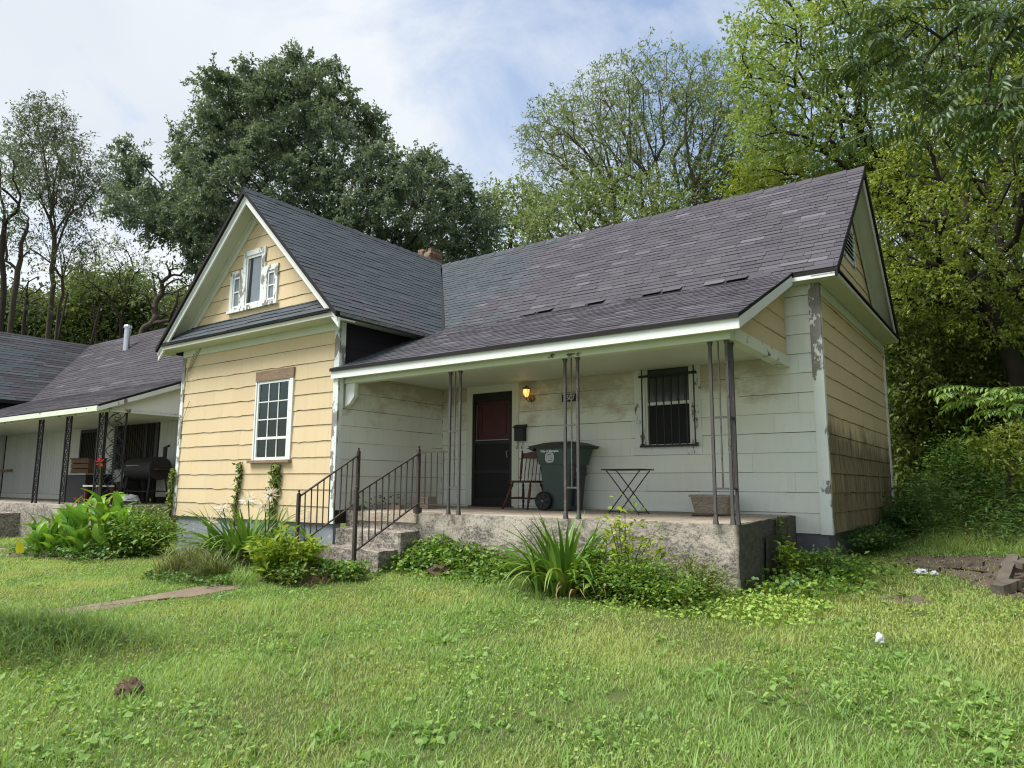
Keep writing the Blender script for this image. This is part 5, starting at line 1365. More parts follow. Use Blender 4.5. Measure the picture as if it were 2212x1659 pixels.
# the long-grass bank at the near left
rng = np.random.default_rng(77); n = 4200
_a = rng.normal(0, .62, n); _b = rng.normal(0, .26, n); P = np.stack([BANK_C[0] + .81*_a - .585*_b, BANK_C[1] + .585*_a + .81*_b], 1)
BANK = leaf_mat('bank_grass', (0.11, 0.215, 0.075), (0.20, 0.32, 0.11), (0.36, 0.42, 0.20), .4, .5, .3)
def bank():
    r = np.random.default_rng(78); pos = np.stack([P[:, 0], P[:, 1], gz_np(P[:, 0], P[:, 1]) - .01], 1); n = len(P)
    hd = np.where(r.random(n) < .7, r.normal(-.9, .7, n), r.uniform(0, 6.28, n))
    V, Q, T, m = blade_arrays(pos, hd, r.uniform(.20, .46, n), r.uniform(.0035, .007, n), r.uniform(.1, .7, n), r.uniform(.8, 2.0, n), 4, r)
    fast_obj('grass_mound', V, T, Q, BANK, np.repeat(r.uniform(0, .8, n), m), label='shaggy mound of long unmown grass at the near left', cat='grass mound')
bank()
# clods
def clod(x, y, r, label, seed):
    o = crumple('grass_clod', (x, y, gz(x, y)+.04), (r*1.1, r*.8, r*.8), MAT['clod'], label, 'clod', seed, 2, .8)
    rg = np.random.default_rng(seed); n = 220; d = rand_dirs(n, rg, .6); pos = np.array([x, y, gz(x, y)+.03]) + d*[r*.9, r*.65, r*.55]; dr = rand_dirs(n, rg)
    V, T = leaf_arrays(pos, dr, d, rg.uniform(.03, .09, n), rg.uniform(.003, .006, n)); fast_obj('dry_blades', V, T, None, STRAW, np.repeat(rg.uniform(0, .7, n), 4), o)
MAT['clod'] = plain('dead_thatch', (0.10, 0.072, 0.05), 0.95, 0.05, 0.5, 30, 0.9)
clod(3.94, -5.03, .10, 'dry brown clod of thatch alone in the near left lawn', 4)
clod(2.55, -.35, .15, 'patch of dead brown stubble before the porch slab', 12)

# ------------------------------------------------------------------ plants
STRAP = leaf_mat('strap_leaf', (0.055, 0.145, 0.02), (0.11, 0.225, 0.03), (0.24, 0.34, 0.06), .25, .38, .5)
CANNA = leaf_mat('canna_leaf', (0.075, 0.19, 0.03), (0.13, 0.29, 0.04), (0.24, 0.40, 0.05), .38, .4, .45)
GREEN = leaf_mat('shrub_leaf', (0.06, 0.145, 0.025), (0.12, 0.24, 0.04), (0.27, 0.37, 0.06), .33, .5, .4)
GREEN_Y = leaf_mat('young_yellow_leaf', (0.10, 0.19, 0.02), (0.20, 0.31, 0.03), (0.42, 0.46, 0.05), .35, .5, .4)
GREEN_D = leaf_mat('dark_shrub_leaf', (0.045, 0.105, 0.022), (0.08, 0.17, 0.032), (0.15, 0.25, 0.05), .28, .5, .4)
VINE = leaf_mat('vine_leaf', (0.09, 0.15, 0.03), (0.16, 0.22, 0.05), (0.28, 0.30, 0.07), .25, .55, .35)
PETAL = leaf_mat('pale_pink_petal', (0.72, 0.60, 0.64), (0.82, 0.78, 0.78), (0.85, 0.84, 0.82), .3, .5, .2)
RED = leaf_mat('red_petal', (0.6, 0.03, 0.03), (0.75, 0.05, 0.05), (0.8, 0.12, 0.08), .3, .5, .3)
STEM = plain('green_stem', (0.07, 0.12, 0.03), 0.6, 0.3, 0.2)
STEM_B = plain('brown_stem', (0.09, 0.07, 0.045), 0.9, 0.1, 0.3)
def ribbon(L, w, lean, bend, segs, taper_at, keel, tint, mat, name, wob=0.0, tipp=1.0):
    """one long leaf rising from the origin and arching along +X"""
    p = np.zeros(3); V = []; tt = []
    for k in range(segs+1):
        t = k/segs; th = lean + bend*t**1.3
        ww = w*(.55+.45*min(1, t/.25)) * (1 if t < taper_at else max(.02, (1-(t-taper_at)/(1-taper_at))**tipp))
        y = wob*math.sin(t*5); nx, nz = -math.cos(th), math.sin(th)
        V += [(p[0]+nx*keel*ww, y-ww/2, p[2]+nz*keel*ww), (p[0], y, p[2]), (p[0]+nx*keel*ww, y+ww/2, p[2]+nz*keel*ww)]
        p = p + np.array([math.sin(th), 0, math.cos(th)])*L/segs
    Q = [(3*k+j, 3*k+j+1, 3*k+4+j, 3*k+3+j) for k in range(segs) for j in range(2)]
    return fast_mesh(name, np.array(V), None, Q, mat, np.full(len(V), tint), True)
def place(name, me, parent, base, rz, sc=1.0, rx=0.0):
    o = bpy.data.objects.new(name, me); COL.objects.link(o); o.parent = parent
    o.matrix_basis = Matrix.Translation(Vector(np.array(base)-WL[parent.name])) @ Matrix.Rotation(rz, 4, 'Z') @ Matrix.Rotation(rx, 4, 'X') @ Matrix.Scale(sc, 4)
    return o
rng = np.random.default_rng(5)
STRAPS = [ribbon(L, .054, le, be, 9, .45, .22, t, STRAP, 'leaf', .015) for L, le, be, t in
          ((.95, .15, .9, .3), (1.05, .35, 1.2, .5), (1.0, .55, 1.5, .4), (.95, .75, 1.7, .25), (.85, .05, .5, .75), (1.1, .5, 2.0, .55), (1.0, .85, 1.2, .15), (.9, .5, 2.3, .9))]
DEADM = leaf_mat('dead_strap', (0.22, 0.16, 0.07), (0.32, 0.24, 0.11), (0.4, 0.33, 0.18), .1, .8, .1)
DEAD = [ribbon(L, .04, le, be, 7, .3, .3, .5, DEADM, 'leaf', .03) for L, le, be in ((.7, .7, 2.0), (.8, .5, 2.5), (.6, .9, 1.6))]
def strap_plant(name, label, cat, x, y, n, size, spread, seed, wide=1.0):
    rg = np.random.default_rng(seed); g = gz(x, y); t = thing(name, label, cat, (x, y, g))
    for i in range(n):
        k = int(rg.integers(len(STRAPS))); a = rg.uniform(0, 2*math.pi); r = abs(rg.normal(0, spread))
        o = place('leaf', STRAPS[k] if i % 17 else DEAD[i//17 % 3], t, (x+math.cos(a)*r, y+math.sin(a)*r, g-.02), a + rg.normal(0, .3), size*rg.uniform(.7, 1.12), rg.normal(0, .12))
        o.scale = (o.scale[0], o.scale[1]*wide, o.scale[2])
    return t
strap_plant('lily_plant', 'big clump of arching strap leaves standing alone before the porch slab', 'plant', 4.55, -.46, 190, 1.08, .16, 3, 1.0)
crinum = strap_plant('lily_plant', 'flowering strap leaved clump under the front window', 'plant', -1.0, -.88, 190, 1.2, .20, 4, 1.15)
for i, (dx_, dy_, h) in enumerate(((-.35, -.1, .86), (.05, -.12, .98), (.22, .05, 1.06), (-.62, .0, .62), (.12, .1, .90))):
    x, y = -.95+dx_*1.5, -.78+dy_; g = gz(x, y); top = np.array([x+dx_*.25, y-.05, g+h])
    st_ = MB().tube([(x-dx_*.5, y, g), (x, y, g+h*.6), top], .009, 5).build('flower_stalk', STEM, crinum)
    rg = np.random.default_rng(20+i); n = 46; d = rand_dirs(n, rg, .15); V, T = leaf_arrays(top+d*.03, d, rand_dirs(n, rg), rg.uniform(.07, .14, n), rg.uniform(.02, .035, n)); fast_obj('flower', V, T, None, PETAL, np.repeat(rg.random(n), 4), st_)
# cannas
CL = [ribbon(L, w, le, be, 9, .35, .16, t, CANNA, 'leaf', .02, .8) for L, w, le, be, t in ((.52, .23, .25, .7, .5), (.58, .26, .45, 1.0, .3), (.50, .21, .15, .4, .8), (.60, .25, .7, 1.2, .2), (.46, .20, .5, 1.6, .6), (.54, .27, .3, 1.3, .95))]
canna_spots = [(-7.4, -.95, .85), (-7.6, -1.3, .7), (-6.1, -.65, 1.15), (-4.4, -1.1, .9), (-6.95, -1.05, .80), (-6.55, -1.45, .72), (-6.35, -.95, 1.0), (-6.0, -1.3, 1.02), (-5.75, -.9, 1.22), (-5.55, -1.45, 1.05), (-5.25, -1.1, 1.25), (-5.0, -1.5, 1.1), (-4.85, -.95, 1.05), (-4.55, -1.35, .98), (-6.2, -1.75, .6), (-5.35, -.75, 1.3), (-6.75, -.8, .95), (-4.75, -1.65, .55), (-5.9, -1.65, .7), (-7.2, -1.35, .62)]
cl_txt = ['at the farthest left corner of the bed', 'low and outermost on the left, over the walk', 'at the very back left of the red flower spike', 'mixed into the left side of the bushy shrub', 'at the far left end of the bed', 'with blue green lower leaves near the left end of the bed', 'behind the left end of the bed', 'left of the middle of the bed', 'carrying the tall red flower spike', 'in front of the red flower spike', 'just right of the red flower spike', 'with a pale stem at the front right of the bed', 'behind the right end of the bed', 'at the right end of the bed before the bushy shrub', 'short, at the front edge left of the middle', 'tallest and hindmost in the bed', 'second from the left at the back', 'short, at the front right corner', 'short, before the middle of the bed', 'lowest of the left end, leaning towards the walk']
for i, ((x, y, h), tx) in enumerate(zip(canna_spots, cl_txt)):
    rg = np.random.default_rng(200+i); g = gz(x, y); t = thing('canna', 'broad leaved canna plant ' + tx, 'plant', (x, y, g), 'canna plants in the flower bed')
    lx, ly = rg.normal(0, .06, 2)
    MB().tube([(x, y, g), (x+lx*.5, y+ly*.5, g+h*.4), (x+lx, y+ly, g+h*.72)], [.016, .013, .008], 6).build('stem', STEM, t)
    nl = 10; a0 = rg.uniform(0, 6.28)
    for j in range(nl):
        q = .10 + .62*j/(nl-1); k = int(rg.integers(len(CL))); a = a0 + j*2.3 + rg.normal(0, .3)
        o = place('leaf', CL[k], t, (x+lx*q, y+ly*q, g+h*q), a, rg.uniform(.72, 1.0)*min(1.0, .55+h*.42), rg.normal(0, .15))
    if i in (8, 4):
        hh = 1.78 if i == 8 else 1.10; X_ = x + (0.05 if i == 8 else .75); 
        top = np.array([X_, y-.1, g+hh]); sk = MB().tube([(x, y, g+h*.6), (X_, y-.08, g+hh*.8), top], [.009, .007, .005], 5).build('flower_stalk', STEM, t)
        n = 11 if i == 8 else 5; d = rand_dirs(n, rg, .2); V, T = leaf_arrays(top-[0, 0, .05]+d*.02, d, rand_dirs(n, rg), rg.uniform(.05, .10, n), rg.uniform(.025, .04, n)); fast_obj('flower', V, T, None, RED, np.repeat(rg.random(n), 4), sk)
yl_ = thing('canna', 'lone upright yellow canna leaf in the grass at the far left', 'plant', (-6.30, -2.02, gz(-6.30, -2.02)))
YLM = leaf_mat('yellow_leaf', (0.55, 0.55, 0.03), (0.62, 0.60, 0.03), (0.7, 0.65, 0.05), .35)
place('leaf', ribbon(.26, .17, .1, .25, 8, .4, .1, .5, YLM, 'leaf', .0, .8), yl_, (-6.30, -2.02, gz(-6.30, -2.02)+.12), -.9); MB().tube([(-6.30, -2.02, gz(-6.30, -2.02)), (-6.30, -2.02, gz(-6.30, -2.02)+.14)], .006, 5).build('stem', STEM, yl_)
# shrubs: leaves on branching stems
def shrub(name, label, cat, x, y, rx, ry, h, n, L, mat, seed, stems=9, z0=0.0, shape=1.0, stem_mat=None, group=None, t=(0, 1), top=(0, 0), asp=.5):
    rg = np.random.default_rng(seed); g = gz(x, y) + z0; tt_ = thing(name, label, cat, (x, y, g), group); m = MB(); C_ = []; D_ = []
    for s_ in range(stems):
        a = 2*math.pi*s_/stems + rg.normal(0, .35); r = math.sqrt(rg.random()); end = np.array([x+top[0]+rx*r*math.cos(a), y+top[1]+ry*r*math.sin(a), g + h*(1-.55*r**2*shape)*rg.uniform(.8, 1.05)])
        b = np.array([x+.12*rx*math.cos(a), y+.12*ry*math.sin(a), g]); mid = b*.5+end*.5+[0, 0, .12*h]
        m.tube([b, mid, end], [.008, .006, .003], 4)
        u = rg.beta(1.6, 1.0, n//stems)[:, None]; c = b*(1-u)**2 + 2*u*(1-u)*mid + end*u**2
        C_.append(c + rg.normal(0, 1, c.shape)*[rx*.19, ry*.19, h*.10]); D_.append(np.tile(end-b, (len(c), 1)))
    C_ = np.concatenate(C_); D_ = unit(np.concatenate(D_)); k = len(C_)
    C_[:, 2] = np.maximum(C_[:, 2], g+.015)
    dr = unit(D_*.3 + rand_dirs(k, rg)*.9 + unit(C_-np.array([x, y, g]))*.5); dr[:, 2] *= .55; nr = unit(rand_dirs(k, rg)*.55+[0, 0, 1])
    ln = rg.uniform(L[0], L[1], k); V, T = leaf_arrays(C_, dr, nr, ln, ln*asp)
    m.build('stem', stem_mat or STEM_B, tt_); fast_obj('foliage', V, T, None, mat, np.repeat(np.clip(rg.normal((t[0]+t[1])/2, (t[1]-t[0])/3.5, k), 0, 1), 4), tt_, kind='stuff')
    return tt_
shrub('bushy_shrub', 'rounded leafy shrub between the cannas and the yellow wall', 'shrub', -4.25, -.85, .95, .6, .86, 5200, (.05, .10), GREEN, 301, 16)
shrub('leafy_shrub', 'fresh yellow green shrub at the foot of the left handrail', 'shrub', .95, -1.55, .46, .42, .74, 1300, (.08, .15), GREEN_Y, 302, 10, asp=.42, t=(0, .9))
shrub('dark_undershrub', 'darker leaves around the foot of the yellow green shrub', 'shrub', 1.0, -1.66, .46, .34, .36, 1000, (.05, .09), GREEN, 303, 9, t=(.1, .9))
shrub('weedy_bush', 'tangled low green bush against the front of the porch slab', 'shrub', 5.55, -.60, .74, .42, .46, 5200, (.03, .065), GREEN, 304, 18, t=(.2, 1))
shrub('weedy_bush', 'paler small leaved bush at the corner of the porch slab', 'shrub', 6.05, -.22, .36, .26, .48, 2400, (.025, .05), VINE, 305, 14, t=(0, .9))
shrub('tall_sapling', 'spindly yellow green sapling rising before the porch slab', 'sapling', 5.35, -.45, .45, .3, .98, 360, (.06, .12), GREEN_Y, 306, 8, t=(.2, 1), asp=.5)
shrub('broadleaf_weed', 'broadleaf weed between the strap leaves and the sapling', 'weed', 5.05, -.62, .30, .26, .52, 340, (.06, .12), GREEN, 307, 7, t=(.2, 1))
shrub('corner_weeds', 'low weeds growing at the right corner foundation', 'weeds', 6.85, 1.75, .5, .6, .34, 1500, (.04, .08), GREEN, 308, 12, t=(.1, .9))
shrub('corner_weeds', 'yellowish weed leaning out beside the dark board', 'weeds', 6.62, 1.2, .22, .22, .44, 240, (.05, .09), GREEN_Y, 309, 6, t=(.1, .7))
shrub('dark_side_bush', 'dark low bush against the mouldy side wall', 'shrub', 7.05, 4.3, .32, 1.2, .40, 2200, (.04, .08), GREEN_D, 310, 14, t=(0, .5))
shrub('dark_side_bush', 'taller dark bush at the back end of the side wall', 'shrub', 7.2, 6.6, .40, 1.0, .66, 2400, (.05, .09), GREEN_D, 311, 14, t=(0, .6))
shrub('spent_iris', 'brownish weedy tuft before the steps', 'weed', 1.35, -1.72, .26, .24, .30, 420, (.04, .09), VINE, 312, 7, t=(.1, .7))
shrub('thicket_shrub', 'dense dark shrub at the edge of the woods close behind the tan wall', 'shrub', 8.1, 9.6, 1.1, 1.0, 1.9, 5200, (.06, .12), GREEN_D, 313, 20, t=(0, .9))
shrub('thicket_shrub', 'olive shrub filling in to the right of the dense dark one', 'shrub', 9.9, 10.2, 1.2, 1.0, 1.7, 5200, (.06, .12), GREEN, 314, 20, t=(0, .6))
shrub('step_side_shrub', 'leafy weeds crowding the left side of the concrete steps', 'weeds', .35, -1.25, .34, .26, .50, 900, (.05, .10), GREEN, 315, 10, t=(.1, .9))
# liriope clumps
def grass_clump(name, label, x, y, n, L, w, mat, seed, sp=.1, cat='plant', lean=(.05, .9), bend=(.5, 1.7), t=(.1, .9)):
    rg = np.random.default_rng(seed); p = np.stack([x+rg.normal(0, sp, n), y+rg.normal(0, sp, n)], 1); pos = np.stack([p[:, 0], p[:, 1], gz_np(p[:, 0], p[:, 1])-.01], 1)
    V, Q, T, m = blade_arrays(pos, rg.uniform(0, 6.28, n), rg.uniform(L[0], L[1], n), rg.uniform(w[0], w[1], n), rg.uniform(*lean, n), rg.uniform(*bend, n), 5, rg)
    return fast_obj(name, V, T, Q, mat, np.repeat(rg.uniform(t[0], t[1], n), m), label=label, cat=cat)
LIRI = leaf_mat('tawny_grass', (0.085, 0.12, 0.035), (0.16, 0.19, 0.06), (0.32, 0.30, 0.13), .25, .5, .35)
grass_clump('tawny_grass_clump', 'tawny mounded grass clump before the flowering lily, left one', -.85, -1.9, 900, (.32, .62), (.007, .013), LIRI, 401, .15)
grass_clump('tawny_grass_clump', 'greener arching grass clump beside the tawny one', .0, -1.98, 520, (.30, .56), (.007, .012), LIRI, 402, .10, t=(0, .6))
grass_clump('thin_grass_clump', 'thin grey green grass clump at the foot of the yellow green shrub', .65, -2.0, 380, (.18, .36), (.004, .008), SEDGE, 403, .12)
grass_clump('brown_grass_clump', 'brown dying tuft right of the yellow green shrub', 1.5, -1.55, 240, (.14, .3), (.004, .007), STRAW, 404, .08)
# ivy and ground cover along the slab and around
rng = np.random.default_rng(88)
def cover(n, f, h, L, mat, name, label, seed, per=5, t=(0, 1)):
    rg = np.random.default_rng(seed); P = f(rg, n); hh = h(P) if callable(h) else h
    return low_leaves(P, hh, L, mat, name, label, seed, per, .05, t=t)
cover(620, lambda r, n: np.stack([r.uniform(1.45, 3.5, n), .18 - np.abs(r.normal(0, .32, n))], 1), lambda P: np.clip(.50 - .45*np.abs(P[:, 1]-.18) - .20*np.abs(P[:, 0]-2.2), .06, 1), (.045, .085), GREEN, 'creeping_ground_cover', 'creeping leaves climbing the slab beside the steps', 501)
cover(520, lambda r, n: np.stack([r.uniform(-.1, 1.9, n), -.95 - np.abs(r.normal(0, .20, n))], 1), .24, (.04, .07), GREEN, 'creeping_ground_cover', 'creeping leaves over the lowest step', 502)
cover(420, lambda r, n: np.stack([r.uniform(-1.2, .6, n), -2.15 + r.normal(0, .13, n)], 1), .10, (.03, .06), GREEN_D, 'creeping_ground_cover', 'dark ivy at the edge of the path', 503, t=(.2, 1))
cover(700, lambda r, n: np.stack([r.uniform(5.2, 7.3, n), -.55 + r.normal(0, .28, n) + .45*(r.random(n) < .4)], 1), .08, (.03, .06), CLOVER, 'creeping_ground_cover', 'round leaved ground ivy at the slab corner', 504)
cover(300, lambda r, n: np.stack([r.normal(6.9, .32, n), r.uniform(.2, 2.5, n)], 1), .16, (.04, .08), GREEN, 'creeping_ground_cover', 'weeds between the slab end and the dirt patch', 505)
cover(420, lambda r, n: np.stack([r.uniform(-7.4, -3.9, n), r.uniform(-1.85, -.6, n)], 1), .20, (.05, .10), GREEN_D, 'creeping_ground_cover', 'dark undergrowth beneath the cannas', 506)
cover(160, lambda r, n: np.stack([r.uniform(-.6, .3, n), r.uniform(-.95, -.2, n)], 1), .22, (.05, .09), GREEN_D, 'creeping_ground_cover', 'undergrowth beneath the flowering lily', 507)
cover(70, lambda r, n: np.stack([r.uniform(.05, .3, n), r.uniform(.3, 1.4, n)], 1), lambda P: np.full(len(P), .95), (.04, .08), GREEN_D, 'creeping_ground_cover', 'weeds sprouting at the left end of the porch', 508, 3)
# vines on the walls
def wall_vine(label, pts, n, w, L, seed, axis='y', t=(0, 1)):
    rg = np.random.default_rng(seed); pts = [np.array(p, float) for p in pts]; tt_ = thing('wall_vine', label, 'vine', pts[0]); m = MB(); C_ = []
    for k in range(4):
        j = [p + ([rg.normal(0, w*.35), 0, 0] if axis == 'y' else [0, rg.normal(0, w*.35), 0]) for p in pts]; m.tube(j, .006, 4)
        u = rg.random(n//4)*(len(pts)-1); i = u.astype(int); f_ = (u-i)[:, None]; A = np.array(j); C_.append(A[i]*(1-f_)+A[i+1]*f_)
    C_ = np.concatenate(C_); k = len(C_); C_ = C_ + rg.normal(0, w*.3, (k, 3))*([1, .1, .3] if axis == 'y' else [.1, 1, .3])
    out_ = np.array([0, -1., 0]) if axis == 'y' else np.array([1., 0, 0]); C_ += out_*np.abs(rg.normal(.02, .02, (k, 1)))
    dr = rand_dirs(k, rg); dr[:, 2] -= .9; dr += out_*.3; nr = out_ + rand_dirs(k, rg)*.5; ln = rg.uniform(L[0], L[1], k); V, T = leaf_arrays(C_, dr, nr, ln, ln*.55)
    m.build('stem', STEM_B, tt_); fast_obj('foliage', V, T, None, VINE, np.repeat(rg.uniform(t[0], t[1], k), 4), tt_, kind='stuff')
wall_vine('narrow vine climbing the yellow wall left of the window', [(-2.62, -.02, -.6), (-2.6, -.02, 0), (-2.55, -.02, .45), (-2.54, -.02, .78)], 240, .09, (.05, .09), 601)
wall_vine('wide leafy vine reaching the sill of the front window', [(-1.42, -.03, -.7), (-1.5, -.03, 0), (-1.44, -.03, .4), (-1.46, -.03, .72)], 620, .17, (.05, .10), 602)
wall_vine('vine hanging on the left corner board', [(-4.76, -.03, -.8), (-4.78, -.03, 0), (-4.76, -.03, .3), (-4.74, -.03, .68)], 420, .12, (.05, .09), 603)
wall_vine('vine trailing over the end of the porch slab', [(6.40, 1.55, -.7), (6.40, 1.55, -.3), (6.41, 1.6, 0.02)], 130, .16, (.04, .07), 604, 'x', (0, .4))
tw = MB(); 
for k in range(4): tw.tube([(-4.55+.06*k, -.035, 2.3+.1*k), (-4.5+.03*k, -.04, 2.6), (-4.3+.1*k, -.04, 2.95+.05*k)], .004, 4)
tw.tube([(-4.58, -.03, 1.6), (-4.5, -.03, 1.75), (-4.35, -.035, 2.0)], .004, 4)
o = tw.build('dead_vine', STEM_B, None); props(o, 'bare dead vine twigs at the upper left corner of the yellow wall', 'vine')
# tall weeds behind the dirt patch
WEED = leaf_mat('tall_weed_leaf', (0.06, 0.135, 0.04), (0.11, 0.21, 0.06), (0.24, 0.30, 0.08), .35, .5, .35)
def weed_mass():
    rg = np.random.default_rng(701); C_ = []; 
    X = rg.uniform(6.9, 13, 900); Y = rg.uniform(5.2, 12.5, 900)
    for x, y in zip(X, Y):
        h = .25 + .75*np.clip((y-5.2)/2.2, 0, 1)*rg.uniform(.5, 1.1); k = int(10+22*h); u = rg.beta(1.5, 1, k)
        C_.append(np.stack([x+rg.normal(0, .05+.08*h, k), y+rg.normal(0, .05+.08*h, k), gz(x, y)+u*h], 1))
    C_ = np.concatenate(C_); k = len(C_); dr = rand_dirs(k, rg); dr[:, 2] = dr[:, 2]*.4+.1; ln = rg.uniform(.06, .15, k)
    V, T = leaf_arrays(C_, dr, unit(rand_dirs(k, rg)*.5+[0, 0, 1]), ln, ln*.32); fast_obj('tall_weeds', V, T, None, WEED, np.repeat(rg.uniform(0, .9, k), 4), kind='stuff', label='tall green weeds between the dirt patch and the woods')
    P = np.stack([rg.uniform(7.6, 12.5, 1500), rg.uniform(4.9, 6.0, 1500)], 1)
    tufts('verge_grass', P, 6, (.10, .26), (.006, .01), .05, LAWN, 'yellow green grass strip along the back of the dirt patch', seed=702, t=(.3, .9))
weed_mass()

# ------------------------------------------------------------------ trees
def grow(rng, trunk, tips, alpha=.35, r_tip=.012, expo=2.3, sub=3, wig=.07, arch=.10, down=.6):
    N = [np.array(p, float) for p in trunk]; par = [-1] + list(range(len(trunk)-1)); pl = [0.0]
    for i in range(1, len(N)): pl.append(pl[-1] + np.linalg.norm(N[i]-N[i-1]))
    T = np.asarray(tips, float); left = np.ones(len(T), bool); best = np.full(len(T), 1e9); who = np.zeros(len(T), int); tip_nodes = []
    def relax(i):
        d = T - N[i]; c = np.linalg.norm(d, axis=1) + alpha*pl[i] + down*np.maximum(0, -d[:, 2]); b = c < best; best[b] = c[b]; who[b] = i
    for i in range(max(1, len(N)//2), len(N)): relax(i)
    for _ in range(len(T)):
        k = int(np.argmin(np.where(left, best, 1e9))); left[k] = False; a = who[k]; A = N[a]; d = T[k]-A; L = np.linalg.norm(d); prev = a
        for s in range(1, sub+1):
            t = s/sub; p = A + d*t + np.array([0, 0, arch*L*math.sin(math.pi*t)]) + (rng.normal(0, wig*L/sub, 3) if s < sub else 0)
            N.append(p); par.append(prev); pl.append(pl[prev]+np.linalg.norm(p-N[prev])); prev = len(N)-1; relax(prev)
        tip_nodes.append(prev)
    cnt = np.zeros(len(N)); cnt[tip_nodes] = 1
    for i in range(len(N)-1, 0, -1): cnt[par[i]] += cnt[i]
    R = r_tip*np.maximum(cnt, 1)**(1/expo); kids = [[] for _ in N]
    for i in range(1, len(N)): kids[par[i]].append(i)
    return N, par, R, kids, tip_nodes
def limbs(N, R, kids, rmin=0.0, r_base=None, k_big=9):
    m = MB(); stack = [(0, None)]
    while stack:
        i, pr = stack.pop(); pts = [] if pr is None else [N[pr]]; rr = [] if pr is None else [R[i]]
        while True:
            pts.append(N[i]); rr.append(R[i])
            if not kids[i]: break
            ks = sorted(kids[i], key=lambda j: -R[j])
            for j in ks[1:]: stack.append((j, i))
            i = ks[0]
        if len(pts) > 1 and max(rr) >= rmin:
            rr[-1] *= .6; m.tube(pts, rr, k_big if max(rr) > .06 else (5 if max(rr) > .025 else 3), cap=False)
    return m
def poly_samples(poly, n, rng, tries=12):
    P = np.array(poly, float); lo, hi = P.min(0), P.max(0); out = []
    while len(out) < n:
        c = rng.uniform(lo, hi, (tries*6, 2)); c = c[inside(c, poly)][:tries]
        if not len(c): continue
        if not out: out.append(c[0]); continue
        d = np.min(np.linalg.norm(c[:, None]-np.array(out)[None], axis=2), axis=1); out.append(c[int(np.argmax(d))])
    return np.array(out)
def leaf_cloud(tips, out_from, rng, rad, twigs, per, L, asp, droop=.35, gap=1.0, flat=.75):
    """leaves set along short twigs that radiate from every branch tip"""
    n = len(tips)*twigs; base = np.repeat(tips, twigs, axis=0); o = unit(base-out_from)*.55
    d = unit(rand_dirs(n, rng)*[1, 1, flat] + o + [0, 0, .15]); ln = rad*rng.uniform(.45, 1.15, n); st_ = base + rng.normal(0, rad*.22, base.shape)
    u = rng.beta(1.5, 1.1, (n, per)); c = st_[:, None] + d[:, None]*(ln[:, None]*u)[..., None]; c[..., 2] -= droop*(u*ln[:, None])**2/rad*.5
    c = c.reshape(-1, 3) + rng.normal(0, rad*.07, (n*per, 3)); dd = np.repeat(d, per, axis=0); k = len(c)
    dr = unit(dd*.5+rand_dirs(k, rng)*.9); dr[:, 2] -= droop*.7; nr = unit(rand_dirs(k, rng)*.6+[0, 0, 1]); q = rng.uniform(L[0], L[1], k)
    V, T = leaf_arrays(c, dr, nr, q, q*asp); tw = np.repeat(rng.normal(0, .10, n), per); return V, T, np.repeat(np.clip(rng.normal(.45, .2, k)+tw, 0, 1), 4), (st_, d, ln)
NT = [0]
def tree(name, label, base, mids, outline, D, depth, n_tips, rad, twigs, per, L, mat, bark, seed, r_tip=.012, asp=.5, alpha=.35, group='trees behind the houses', droop=.35, twig_tubes=False, expo=2.3, rb=None, cat='tree', flat=.75, bare=0, wig=.07):
    rg = np.random.default_rng(seed); uv = poly_samples(outline, n_tips, rg); c = uv.mean(0); s = uv.std(0)*2
    q = np.clip(((uv-c)/s)**2, 0, 1).sum(1); off = rg.uniform(-1, 1, n_tips)*depth*np.sqrt(np.clip(1.1-q, .12, 1)); tips = np.array([at(u, v, D+o_) for (u, v), o_ in zip(uv, off)])
    trunk = [np.array(base, float)] + [at(u, v, dd) for u, v, dd in mids]; pts = [trunk[0]]
    for a, b in zip(trunk[:-1], trunk[1:]):
        for t in (.34, .67, 1): pts.append(a+(b-a)*t + (rg.normal(0, .05, 3) if t < 1 else 0))
    N, par, R, kids, tn = grow(rg, pts, tips, alpha, r_tip, expo, wig=wig)
    t_ = thing(name, label, cat, base, group); m = limbs(N, R, kids, 0)
    k = len(tips) - bare; V, T, tint, (st_, d, ln) = leaf_cloud(tips[:k], np.array(trunk[-1]), rg, rad, twigs, per, L, asp, droop, flat=flat)
    if twig_tubes:
        for a, b, l in zip(st_, d, ln): m.tube([a, a+b*l*.5+[0, 0, .02], a+b*l*.95-[0, 0, droop*l*.3]], [.007, .005, .003], 3, cap=False)
    m.build('trunk', bark, t_, smooth=True)
    NT[0] += len(T); fast_obj('crown', V, T, None, mat, tint, t_); return t_
OAK = leaf_mat('dark_oak_leaf', (0.085, 0.13, 0.096), (0.152, 0.212, 0.155), (0.24, 0.30, 0.215), .33, .5, .35, patch=((0.10, 0.14, 0.08), .35, .3))
ASH = leaf_mat('grey_green_leaf', (0.075, 0.11, 0.062), (0.125, 0.165, 0.095), (0.19, 0.235, 0.135), .28, .55, .35)
LOCUST = leaf_mat('pale_feathery_leaf', (0.12, 0.18, 0.08), (0.19, 0.27, 0.12), (0.28, 0.36, 0.17), .4, .55, .3, patch=((0.20, 0.22, 0.09), .5, .25))
LIME = leaf_mat('light_green_leaf', (0.14, 0.225, 0.06), (0.24, 0.34, 0.10), (0.38, 0.47, 0.16), .45, .5, .35)
GOLD = leaf_mat('golden_green_leaf', (0.10, 0.155, 0.03), (0.215, 0.29, 0.055), (0.40, 0.46, 0.10), .44, .5, .35)
OLIVE = leaf_mat('olive_understory_leaf', (0.065, 0.105, 0.028), (0.13, 0.18, 0.045), (0.25, 0.30, 0.075), .38, .5, .3)
